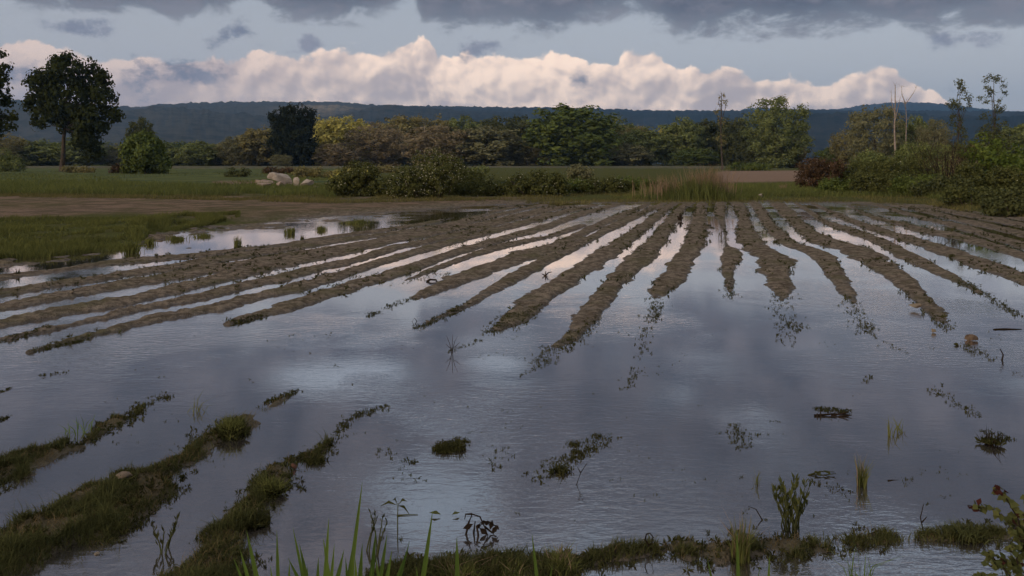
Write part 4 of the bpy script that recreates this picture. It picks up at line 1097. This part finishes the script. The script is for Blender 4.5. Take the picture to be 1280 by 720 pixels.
def leafy_plant(px, py, h, nst, spread, label, seed, mat='grass', lw=0.014, ll=0.05, name='leafy_water_plant'):
    rng = np.random.default_rng(seed); b = P(px, py); k = b[1] / F; Hh = h * k
    rt = empty(name, (b[0], b[1], -0.02), 0, label, 'plant'); g = Geo(); lf = Geo()
    for _ in range(nst):
        a = rng.uniform(0, 2 * PI); s = np.array([rng.normal() * spread * 0.35, rng.normal() * spread * 0.35, 0])
        L = Hh * rng.uniform(0.6, 1.05); e = s + np.array([math.cos(a) * spread, math.sin(a) * spread * 0.8, L]); m = (s + e) / 2 + np.array([-math.cos(a), 0, 0]) * spread * 0.15
        g.tube([s, m, e], [0.0035, 0.003, 0.0015], 5)
        n = 9; t = rng.uniform(0.35, 1.0, n); t[:3] = (0.95, 1.0, 1.0)
        q = s + (e - s) * t[:, None]; aa = rng.uniform(0, 2 * PI, n)
        d = np.stack([np.cos(aa) * 0.45, np.sin(aa) * 0.45, np.ones(n)], 1); d /= np.linalg.norm(d, axis=1, keepdims=True)
        lf.leaves(q + d * ll * 0.45, np.cross(d, rng.normal(size=(n, 3))), ll * rng.uniform(0.7, 1.2, n), lw / ll, rng, axis=d)
    link('stem', g.mesh('stem', True), M['stem'], rt); link('foliage', lf.mesh('foliage'), M[mat], rt)


leafy_plant(990, 662, 60, 22, 0.062, 'tall leafy water plant with many upright stems by near bank', 1, 'bankplant', 0.009, 0.042)
leafy_plant(205, 692, 46, 5, 0.05, 'small branching leafy plant in water between left banks', 2, 'weed', 0.008, 0.035)
leafy_plant(470, 690, 50, 5, 0.05, 'thin dark sprigs behind the tall bright grass blades', 3, 'weed', 0.006, 0.025)


def seedling():
    b = P(497, 660); k = b[1] / F
    rt = empty('seedling', (b[0], b[1], -0.01), 0, 'three leaved seedling with drooping pointed leaves in water', 'plant')
    g = Geo(); g.tube([(0, 0, 0), (0, 0, 16 * k), (0.002, 0, 34 * k)], [0.003, 0.0025, 0.002], 6); link('stem', g.mesh('stem', True), M['stem'], rt)
    for dx, dz in ((-22, 30), (16, 18), (12, 36), (-6, 38)):
        l = Geo(); t = np.array([dx * k, 0, dz * k]); s = np.array([0, 0, 31 * k]); m = (s + t) / 2 + [0, 0, 5 * k]; w = np.array([0, 0.006, 0.004])
        l.add([s, m + w, t, m - w], [np.array([[0, 1, 2, 3]])]); link('leaf', l.mesh('leaf'), M['weed'], rt)


seedling()


def dead_weed(px, py, name, label, strokes, r=0.0035, mat='deadweed', leaves=()):
    """thin bent stems given as strokes of (dx, dz) in photo px above the water point"""
    b = P(px, py); k = b[1] / F
    rt = empty(name, (b[0], b[1], 0), 0, label, 'twig'); g = Geo()
    for i, s in enumerate(strokes):
        pts = [(x * k, 0.012 * math.sin(i * 2 + j), z * k) for j, (x, z) in enumerate(s)]
        g.tube(pts, [r * (1 - 0.6 * j / (len(pts) - 1)) for j in range(len(pts))], 5)
    link('stem', g.mesh('stem', True), M[mat], rt)
    for q in leaves:
        l = Geo(); c = np.array([q[0] * k, 0, q[1] * k]); l.leaves(c[None], np.array([[0.2, -1, 0.3]] if mat == 'deadweed' else [[0.05, -0.1, 1.0]]), q[2] * k, 0.55, RNG); link('leaf', l.mesh('leaf'), M[mat], rt)


dead_weed(596, 668, 'curled_dead_weed', 'curled blackish dead weed arching over the water', [[(-14, -2), (-10, 14), (-6, 24), (4, 22), (10, 10), (14, 0)], [(-6, 24), (-14, 25), (-15, 20)], [(2, 0), (0, 12), (8, 17), (18, 14), (26, 6), (20, 0)], [(10, 10), (18, 2), (24, 4)], [(-4, 0), (-2, 16)], [(6, 14), (14, 18), (22, 12)]], 0.005,
          leaves=[(-11, 10, 14), (8, 4, 13), (18, 12, 12), (22, 6, 12), (12, 14, 9), (2, 10, 9), (25, 9, 9)])
dead_weed(811, 692, 'looped_stem', 'single dead stem ending in a small loop near bank', [[(0, -4), (0, 10), (-4, 16), (-3, 24), (1, 27), (5, 22), (4, 14), (0, 10)]], 0.004)
dead_weed(1155, 664, 'bare_twig', 'bare upright twig sticking out of near bank on right', [[(0, -4), (-3, 16), (1, 32)], [(-1, 10), (4, 18)]], 0.0035)
dead_weed(1252, 450, 'bare_twig', 'short bent dark twig standing in water near right edge', [[(0, -2), (3, 6), (-1, 14)]], 0.008)
dead_weed(1256, 412, 'floating_stick', 'dark stick floating near the right edge', [[(-14, 0.2), (0, 0.8), (22, 0.2)]], 0.009)
dead_weed(1118, 601, 'floating_stick', 'short stick floating in the water right of the sedge', [[(-8, 0.5), (0, 0), (9, -0.5)]], 0.004)
dead_weed(1040, 520, 'floating_debris', 'dark flat raft of twigs floating in open water', [[(-22, 1), (0, 2), (22, 1)], [(-16, 0), (6, 3)], [(-19, 0), (-19, 4)], [(-14, 0), (-14, 5)], [(0, 0), (14, 3), (20, 5)], [(8, 0), (24, 2)]], 0.007)
dead_weed(720, 606, 'bare_twig', 'forked twig rising out of the water behind ragged tuft', [[(0, -2), (6, 14), (14, 26)], [(6, 14), (2, 22)]], 0.003)
dead_weed(565, 442, 'bare_twig', 'sprig of thin bare twigs left of the grassy ridge ends', [[(0, -2), (-3, 12), (-7, 22)], [(0, 0), (3, 14), (7, 22)], [(0, 4), (1, 24)], [(3, 8), (10, 14)], [(-2, 6), (-8, 12)]], 0.0032)
dead_weed(518, 405, 'bare_twig', 'tiny diamond shaped twig standing by the grassy ridge end', [[(0, -1), (3, 3), (0, 7), (-3, 3), (0, -1)]], 0.005)
dead_weed(682, 345, 'dark_weed', 'spidery dark weed on the soil ridge in middle', [[(0, 0), (3, 4), (8, 5)], [(0, 0), (-5, 3)], [(2, 0), (6, -3)], [(0, 0), (0, 6)]], 0.012)
dead_weed(540, 352, 'dark_weed', 'flat dark ring of weed in the left middle channel', [[(-7, 0), (-2, 2.5), (5, 2), (7, 0), (2, -1), (-7, 0)]], 0.016)
dead_weed(850, 276, 'dark_weed', 'dark weed clump at edge of the bright central channel', [[(0, 0), (2, 8)], [(0, 0), (-3, 6)], [(0, 2), (4, 4)], [(1, 0), (0, 9)]], 0.04)
dead_weed(940, 650, 'floating_leaf', 'thin stem bent on the water left of leafy plant', [[(14, -2), (6, 12), (-4, 16)]], 0.003)
dead_weed(510, 645, 'floating_leaf', 'two yellow green leaves floating beside the seedling', [[(-14, 0.5), (0, 1), (12, 0.5)]], 0.003, 'bankplant', leaves=[(34, 3, 16), (60, 3, 12)])
dead_weed(1030, 594, 'floating_leaf', 'flat oval leaf cluster floating behind the leafy plant', [[(-20, 0), (-4, 4), (14, 3)], [(-18, 0), (0, 0), (14, 3)]], 0.004, 'weed', leaves=[(-8, 2, 16), (4, 3, 14)])


# tall bright blades growing from the near bank under the frame
def blade_tuft(label, items, base_px, seed):
    """items: (root px, tip px, tip py); roots at the near bank just below the frame"""
    rng = np.random.default_rng(seed); Yr = 2.9
    x0 = (base_px - CX) / F * Yr; z0 = gz(x0, Yr)
    rt = empty('tall_grass_tuft', (x0, Yr, z0 - 0.02), 0, label, 'grass tuft'); g = Geo()
    for rx, tx, ty in items:
        yb = Yr + rng.uniform(-0.12, 0.12); yt = yb + rng.uniform(-0.1, 0.1); k = yb / F
        s = np.array([(rx - CX) * k - x0, yb - Yr, 0]); e = np.array([(tx - CX) * yt / F - x0, yt - Yr, H - (ty - HZ) * yt / F - z0])
        mid = s * 0.45 + e * 0.55; mid[0] += (s[0] - e[0]) * 0.22
        w = rng.uniform(0.013, 0.022); sd = np.array([0.95, 0.3, 0])
        pts = [s, s * 0.6 + mid * 0.4, mid, mid * 0.45 + e * 0.55, e]; ws = [0.7, 1, 0.95, 0.6, 0.04]
        V = []
        for p_, w_ in zip(pts, ws):
            V += [p_ - sd * w * w_ / 2, p_ + np.array([0, 0.003, 0]) * w_, p_ + sd * w * w_ / 2]
        f = []
        for i in range(4):
            for j in range(2): f.append([i * 3 + j, i * 3 + j + 1, i * 3 + j + 4, i * 3 + j + 3])
        g.add(V, [np.array(f)])
    link('blades', g.mesh('blades', True), M['lushgrass'], rt)


blade_tuft('bright green blades, widest tuft at the bottom edge', [(385, 366, 652), (392, 374, 672), (396, 398, 690), (402, 411, 640), (408, 418, 672), (436, 453, 595), (440, 432, 690), (446, 453, 672), (470, 484, 660), (474, 490, 680), (478, 505, 690), (412, 430, 680), (455, 465, 700), (425, 440, 705), (400, 360, 690), (430, 446, 650), (418, 404, 665), (462, 470, 655), (450, 444, 690), (488, 512, 670), (390, 384, 700), (405, 424, 700), (480, 470, 690)], 430, 1)
blade_tuft('leftmost bright grass blades at the bottom edge', [(334, 308, 655), (328, 292, 690), (352, 346, 655), (345, 338, 700), (358, 362, 695), (320, 300, 680)], 335, 2)
blade_tuft('bright pointed blade right of the widest bottom tuft', [(522, 541, 630), (530, 520, 700), (512, 536, 690)], 520, 3)
blade_tuft('single upright blade before the wide near bank tussock', [(572, 571, 665)], 572, 4)
blade_tuft('bright blade pair before the round near bank tussock', [(676, 665, 660), (680, 690, 700)], 678, 6)
blade_tuft('yellowish blades in front of the pointed grass tussock', [(926, 921, 655), (900, 884, 690), (935, 950, 700), (960, 962, 688)], 925, 5)


# bramble spray at the right bottom
def bramble_spray():
    rng = np.random.default_rng(5); Y = 2.7; k = Y / F
    x0 = (1290 - CX) * k; z0 = gz(x0, Y)
    rt = empty('bramble_spray', (x0, Y, z0 - 0.02), 0, 'bramble spray with green and red leaves at bottom right corner', 'bramble')
    def w(px, py, dy=0): return np.array([(px - 1290) * k, dy, H - (py - HZ) * k - z0])
    stems = [[(1292, 760), (1284, 690), (1272, 640), (1258, 615), (1243, 603)], [(1292, 760), (1290, 690), (1280, 655), (1250, 636), (1222, 633)], [(1292, 770), (1270, 700), (1250, 688), (1228, 692)], [(1292, 770), (1262, 730), (1240, 715), (1215, 717)], [(1294, 740), (1300, 660), (1290, 612)], [(1292, 760), (1275, 720), (1262, 676), (1255, 668)], [(1296, 760), (1290, 700), (1276, 668), (1266, 655)], [(1296, 770), (1280, 730), (1258, 705), (1244, 690)], [(1296, 740), (1292, 680), (1285, 640), (1268, 628)]]
    g = Geo(); lf = Geo(); rd = Geo()
    for i, s in enumerate(stems):
        pts = [w(x, y, 0.05 * math.sin(i * 2.1) * j / 3) for j, (x, y) in enumerate(s)]
        g.tube(pts, [0.004 - 0.0006 * j for j in range(len(pts))], 6)
        n = 60
        for j in range(n):
            t = rng.uniform(0.3, 1.0) * (len(pts) - 1); a = int(min(t, len(pts) - 2)); p_ = pts[a] + (pts[a + 1] - pts[a]) * (t - a)
            d = np.array([rng.normal(), rng.normal() * 0.8, rng.normal() * 0.6 - 0.2]); d /= np.linalg.norm(d)
            sz = rng.uniform(0.016, 0.030)
            tip = t > (len(pts) - 1) * 0.85 and i in (0, 1) and rng.random() < 0.6
            (rd if (tip or rng.random() < 0.06) else lf).leaves((p_ + d * sz * 0.6)[None], np.array([[rng.normal() * 0.5, -0.6, 0.8]]) + rng.normal(size=(1, 3)) * 0.35, sz, 0.72, rng, axis=d[None])
    link('stem', g.mesh('stem', True), M['twig'], rt); link('foliage', lf.mesh('foliage'), M['bramble'], rt); link('red_foliage', rd.mesh('red_foliage'), M['redleaf'], rt)


bramble_spray()


# mound of grass with dry reeds on the far shore
def reed_mound():
    rng = np.random.default_rng(8); b = P(872, 247, 0.12); k = b[1] / F
    rt = empty('reed_mound', (b[0], b[1], gz(b[0], b[1])), 0, 'grassy mound topped with dry pinkish reeds on far shore', 'reeds')
    g = Geo(); n = 9000; x = rng.normal(size=n) * 34 * k; y = rng.normal(size=n) * 0.7 + 0.6
    p = np.stack([x, y, np.zeros(n) - 0.02], 1); hh = (0.4 + 0.75 * np.exp(-(x / (34 * k)) ** 2)) * rng.uniform(0.5, 1.05, n)
    g.blades(p, hh, 0.02, rng.uniform(0.1, 0.9, n), rng); link('grass_blades', g.mesh('grass_blades'), M['grass_far'], rt)
    d = Geo(); n = 640; x = np.concatenate([rng.normal(size=420) * 14 * k + 16 * k, rng.normal(size=220) * 14 * k - 38 * k]); p = np.stack([x, rng.normal(size=n) * 0.4 + 0.5, np.zeros(n)], 1)
    hh = np.where(np.arange(n) < 420, rng.uniform(1.1, 1.75, n), rng.uniform(0.8, 1.35, n))
    d.blades(p, hh, 0.022, rng.uniform(0.05, 0.4, n), rng)
    link('reed_stems', d.mesh('reed_stems'), M['dry'], rt)


reed_mound()
clump('flowering_weed', 826, 243, 8, 18, 'pale flowering weed left of the dry reed mound', 'blossom', 26, 71, 0.5, 0.03, 'plant', z=0.1)
clump('dry_grass_tuft', 979, 241, 16, 12, 'straw coloured tuft in grass left of reddish bramble', 'dry', 90, 72, 0.6, 0.02, 'grass tuft', z=0.1)


# ------------------------------------------------------------------ air
def haze():
    L, B, T = 7500.0, -20.0, 620.0
    v = [(-L, -400, B), (L, -400, B), (L, L, B), (-L, L, B), (-L, -400, T), (L, -400, T), (L, L, T), (-L, L, T)]
    f = np.array([[0, 3, 2, 1], [4, 5, 6, 7], [0, 1, 5, 4], [1, 2, 6, 5], [2, 3, 7, 6], [3, 0, 4, 7]])
    m, nt = new_mat('air'); q = NT(nt)
    vol = q.n('ShaderNodeVolumePrincipled'); vol.inputs['Color'].default_value = (0.32, 0.60, 1.0, 1); vol.inputs['Density'].default_value = 0.000115
    out = q.n('ShaderNodeOutputMaterial'); nt.links.new(vol.outputs[0], out.inputs['Volume'])
    tag(link('haze', mesh_from('haze', v, [f]), m), 'thin bluish evening air over the plain', 'haze', None, 'stuff')


haze()

# ------------------------------------------------------------------ sky
SUN_EL, SUN_AZ = math.radians(14), math.radians(-138)      # low sun behind the camera, to the left


def sky():
    w = bpy.data.worlds.new('World'); scene.world = w; w.use_nodes = True
    nt = w.node_tree; nt.nodes.clear(); q = NT(nt)
    S = 0.1
    st = q.n('ShaderNodeTexSky', sky_type='NISHITA', sun_disc=False); st.sun_elevation = SUN_EL; st.sun_rotation = SUN_AZ; st.dust_density = 1.5; st.air_density = 1.0
    tc = q.n('ShaderNodeTexCoord'); sp = q.n('ShaderNodeSeparateXYZ'); q.put(sp.inputs[0], tc.outputs['Generated'])
    x, y, z = sp.outputs
    th = q.m('ARCTAN2', x, y); rad = q.m('SQRT', q.m('ADD', q.m('MULTIPLY', x, x), q.m('MULTIPLY', y, y)))
    el = q.m('DIVIDE', z, q.m('MAXIMUM', rad, 1e-3))
    U = q.m('MULTIPLY', th, 10.5); V = q.m('MULTIPLY', el, 10.5)          # one unit = 100 photo px
    uv = q.xyz(U, V, 0.417)
    tn = q.m('MULTIPLY_ADD', th, 1 / 1.6, 0.5)

    def curve(pts, lo=0.0):
        """pts in photo px -> elevation/0.4 against azimuth"""
        nd = q.n('ShaderNodeFloatCurve'); c = nd.mapping.curves[0]
        P_ = []
        for px, py in pts:
            t = math.atan((px - CX) / F); P_.append((t / 1.6 + 0.5, min(1, max(0, (HZ - py) / F * math.cos(t) * 2.5 ))))
        c.points[0].location = P_[0]; c.points[1].location = P_[-1]
        for p_ in P_[1:-1]: c.points.new(*p_)
        nd.mapping.extend = 'HORIZONTAL'; nd.mapping.update()
        q.put(nd.inputs['Value'], tn); nd.inputs['Factor'].default_value = 1
        return q.m('MULTIPLY', nd.outputs[0], 0.4 * 10.5)

    def blob(px, py, rx, ry):
        t = math.atan((px - CX) / F); v0 = (HZ - py) / F * math.cos(t) * 10.5
        dx = q.m('DIVIDE', q.m('SUBTRACT', U, t * 10.5), rx / 100); dy = q.m('DIVIDE', q.m('SUBTRACT', V, v0), ry / 100)
        return q.m('EXPONENT', q.m('MULTIPLY', q.m('ADD', q.m('MULTIPLY', dx, dx), q.m('MULTIPLY', dy, dy)), -1))

    def k(c): return (c[0] / S, c[1] / S, c[2] / S, 1)

    base = st.outputs[0]
    # pale grey blue veil low in the sky
    base = q.mix(q.m('MULTIPLY', q.ss(4.5, 0.5, V), 0.85), base, k((0.64, 0.62, 0.66)))
    base = q.mix(q.m('MULTIPLY', q.ss(1.8, 2.6, V), 0.6), base, k((0.52, 0.61, 0.74)))
    # ---- cumulus bank
    nz = q.noise(uv, 1.5, 9, 0.60, 0.15); nzs = q.noise(q.xyz(U, q.m('MULTIPLY', V, 2.0), 0.63), 0.6, 4, 0.5)
    uv2 = q.n('ShaderNodeVectorMath', operation='ADD'); q.put(uv2.inputs[0], uv); uv2.inputs[1].default_value = (-0.06, 0.075, 0)
    nzb = q.noise(uv, 1.5, 4, 0.5, 0.3); nz2 = q.noise(uv2.outputs[0], 1.5, 4, 0.5, 0.3)
    def puffs(vec, nzv):
        sv = q.n('ShaderNodeSeparateXYZ'); q.put(sv.inputs[0], vec)
        w1 = q.m('MULTIPLY', nzv, 0.45); sh = q.n('ShaderNodeVectorMath', operation='ADD'); q.put(sh.inputs[0], vec); sh.inputs[1].default_value = (13.7, 5.1, 0)
        wy = q.m('MULTIPLY', q.noise(sh.outputs[0], 1.3, 4, 0.55), 0.45)
        tot = None
        for sc_, am, ph in ((1.6, 0.56, 0.0), (3.6, 0.32, 3.7), (9.5, 0.12, 8.1)):
            vo = q.n('ShaderNodeTexVoronoi', feature='SMOOTH_F1', voronoi_dimensions='2D'); q.put(vo.inputs['Vector'], q.xyz(q.m('ADD', sv.outputs[0], q.m('ADD', w1, ph)), q.m('ADD', q.m('MULTIPLY', sv.outputs[1], 1.15), wy), 0.0))
            vo.inputs['Scale'].default_value = sc_; vo.inputs['Smoothness'].default_value = 0.2
            t_ = q.m('MULTIPLY', q.m('SUBTRACT', 0.5, vo.outputs['Distance']), am)
            tot = t_ if tot is None else q.m('ADD', tot, t_)
        return tot
    puff = puffs(uv, nzb); puff2 = puffs(uv2.outputs[0], nz2)
    top = curve([(-300, 70), (-80, 60), (0, 48), (40, 50), (90, 66), (150, 68), (230, 68), (285, 66), (310, 56), (345, 66), (390, 70), (430, 62), (470, 64), (500, 48), (525, 42), (550, 53), (580, 66), (640, 66), (700, 68), (740, 72), (790, 60), (815, 58), (850, 78), (880, 86), (930, 84), (965, 90), (1000, 92), (1030, 100), (1060, 90), (1090, 86), (1130, 92), (1160, 102), (1185, 120), (1215, 140), (1260, 170), (1500, 190)])
    hgt = q.m('ADD', q.m('SUBTRACT', top, 0.06), q.m('ADD', q.m('MULTIPLY', q.m('SUBTRACT', nz, 0.5), 0.42), q.m('MULTIPLY', puff, 0.34)))
    hgt = q.m('MINIMUM', hgt, q.m('ADD', top, 0.12))
    dep = q.m('SUBTRACT', hgt, V)
    mask = q.ss(-0.01, 0.045, dep)
    relief = q.m('ADD', q.m('ADD', q.m('MULTIPLY', q.m('SUBTRACT', nzb, nz2), 1.9), q.m('MULTIPLY', q.m('SUBTRACT', nz, 0.5), 0.7)), q.m('MULTIPLY', q.m('SUBTRACT', puff, puff2), 1.35))
    rim = q.m('EXPONENT', q.m('MULTIPLY', q.m('MAXIMUM', dep, 0.0), -3.5))
    lit = q.m('ADD', q.m('ADD', 0.26, relief), q.m('ADD', q.m('MULTIPLY', rim, 0.38), q.m('ADD', q.m('MULTIPLY', puff, 0.45), q.m('MULTIPLY', q.m('SUBTRACT', nzs, 0.5), 1.9))))
    cum = q.mix(q.ss(0.0, 1.0, lit), k((0.72, 0.58, 0.54)), k((1.62, 1.22, 0.94)))
    # left part of the bank is veiled, greyer
    veil = q.m('MULTIPLY', q.ss(-1.2, -4.0, U), 0.55)
    cum = q.mix(veil, cum, k((0.62, 0.49, 0.48)))
    col = q.mix(mask, base, cum)
    # ---- small grey clouds in front of the bank
    wn = q.noise(q.xyz(U, q.m('MULTIPLY', V, 1.5), 0.29), 2.9, 8, 0.64)
    sm = None
    for b in [(175, 98, 38, 26), (255, 92, 62, 17), (215, 82, 30, 14), (388, 54, 26, 16), (290, 42, 32, 16), (108, 32, 50, 16), (40, 98, 46, 22), (728, 104, 24, 12), (600, 62, 34, 14), (1215, 50, 60, 12)]:
        e = blob(*b); sm = e if sm is None else q.m('MAXIMUM', sm, e)
    sm = q.ss(0.40, 1.0, q.m('ADD', q.m('MULTIPLY', sm, 0.75), q.m('MULTIPLY', q.m('SUBTRACT', wn, 0.46), 2.4)))
    col = q.mix(q.m('MULTIPLY', sm, 0.85), col, q.mix(q.ss(0.3, 0.7, nz), k((0.19, 0.20, 0.275)), k((0.33, 0.32, 0.39))))
    # ---- dark deck above
    bot = curve([(-400, 20), (-40, 12), (60, 12), (90, 18), (180, 22), (240, 22), (290, 10), (318, 2), (345, 22), (400, 30), (450, 28), (490, 14), (512, 2), (528, 32), (560, 36), (600, 34), (640, 36), (700, 42), (735, 30), (790, 22), (830, 38), (860, 50), (890, 46), (930, 38), (1000, 44), (1060, 40), (1150, 42), (1200, 36), (1280, 34), (1400, 30), (1700, 30)])
    dn = q.noise(q.xyz(U, q.m('MULTIPLY', V, 1.8), 3.0), 1.7, 8, 0.62, 0.3)
    # overhead part uses a flat layer so clouds get the right perspective
    zc = q.m('MAXIMUM', z, 0.04); flat = q.xyz(q.m('DIVIDE', x, zc), q.m('DIVIDE', y, zc), 0.0)
    fn = q.noise(flat, 0.9, 7, 0.55, 0.2); fb = q.noise(flat, 0.35, 3, 0.5)
    edge = q.m('ADD', q.m('SUBTRACT', V, bot), q.m('MULTIPLY', q.m('SUBTRACT', dn, 0.5), 0.95))
    dm = q.ss(-0.05, 0.16, edge)
    holes = None
    for b in [(545, -240, 70, 60), (1120, -320, 80, 40), (620, -40, 60, 22), (1050, -20, 70, 26), (430, -60, 90, 26), (700, -330, 120, 50)]:
        e = blob(*b); holes = e if holes is None else q.m('MAXIMUM', holes, e)
    cover = q.m('SUBTRACT', q.m('ADD', 0.62, q.m('MULTIPLY', q.m('SUBTRACT', fn, 0.5), 2.2)), q.m('MULTIPLY', holes, 0.65))
    over = q.ss(0.15, 0.55, cover)
    lowk = q.ss(1.9, 2.6, V)
    dens = q.m('MULTIPLY', dm, q.m('ADD', q.m('SUBTRACT', 1.0, lowk), q.m('MULTIPLY', lowk, over)))
    dcol = q.mix(q.ss(0.38, 0.64, q.m('ADD', q.m('MULTIPLY', dn, 0.75), q.m('MULTIPLY', fn, 0.25))), k((0.070, 0.074, 0.108)), k((0.235, 0.22, 0.255)))
    heavy = None
    for b in [(1090, -190, 330, 75), (120, -170, 300, 70), (760, -110, 160, 50)]:
        e = blob(*b); heavy = e if heavy is None else q.m('MAXIMUM', heavy, e)
    dcol = q.mix(q.m('MULTIPLY', heavy, 0.75), dcol, k((0.062, 0.064, 0.09)))
    thick = q.m('ADD', 0.72, q.m('MULTIPLY', q.ss(0.0, 0.4, edge), 0.28))
    col = q.mix(q.m('MULTIPLY', dens, q.m('MULTIPLY', thick, 0.95)), col, dcol)
    # higher sky behind and overhead: brighter broken cloud lit by the low sun
    hi = q.ss(4.5, 9.0, V)
    col = q.mix(q.m('MULTIPLY', hi, 0.75), col, q.mix(fn, k((0.55, 0.58, 0.66)), k((1.2, 1.12, 1.08))))
    bg = q.n('ShaderNodeBackground'); q.put(bg.inputs[0], col); bg.inputs[1].default_value = S
    out = q.n('ShaderNodeOutputWorld'); nt.links.new(bg.outputs[0], out.inputs[0])


sky()
sl = bpy.data.lights.new('sun', 'SUN'); sl.energy = 1.5; sl.angle = math.radians(12); sl.color = (1.0, 0.83, 0.66)
so = bpy.data.objects.new('sun', sl); COL.objects.link(so)
sd = Vector((math.sin(SUN_AZ) * math.cos(SUN_EL), math.cos(SUN_AZ) * math.cos(SUN_EL), math.sin(SUN_EL)))
so.rotation_euler = sd.to_track_quat('Z', 'Y').to_euler(); so.location = sd * 100

cd = bpy.data.cameras.new('camera'); cam = bpy.data.objects.new('camera', cd); COL.objects.link(cam)
cam.location = (0, 0, H); cam.rotation_euler = (math.radians(90), 0, 0)
cd.sensor_width = 36; cd.lens = 36 * F / 1280; cd.shift_y = -(360 - HZ) / 1280
cd.clip_start = 0.05; cd.clip_end = 20000
scene.camera = cam

scene.render.engine = 'CYCLES'
scene.cycles.use_denoising = True; scene.cycles.use_adaptive_sampling = True; scene.cycles.adaptive_threshold = 0.03; scene.world.cycles.sampling_method = 'MANUAL'; scene.world.cycles.sample_map_resolution = 256
scene.cycles.max_bounces = 6; scene.cycles.diffuse_bounces = 2; scene.cycles.glossy_bounces = 2; scene.cycles.transmission_bounces = 2; scene.cycles.transparent_max_bounces = 6; scene.cycles.volume_bounces = 0
vs = scene.view_settings
vs.view_transform = 'Standard'; vs.look = 'None'; vs.exposure = 0.0; vs.gamma = 1.0; vs.use_curve_mapping = False
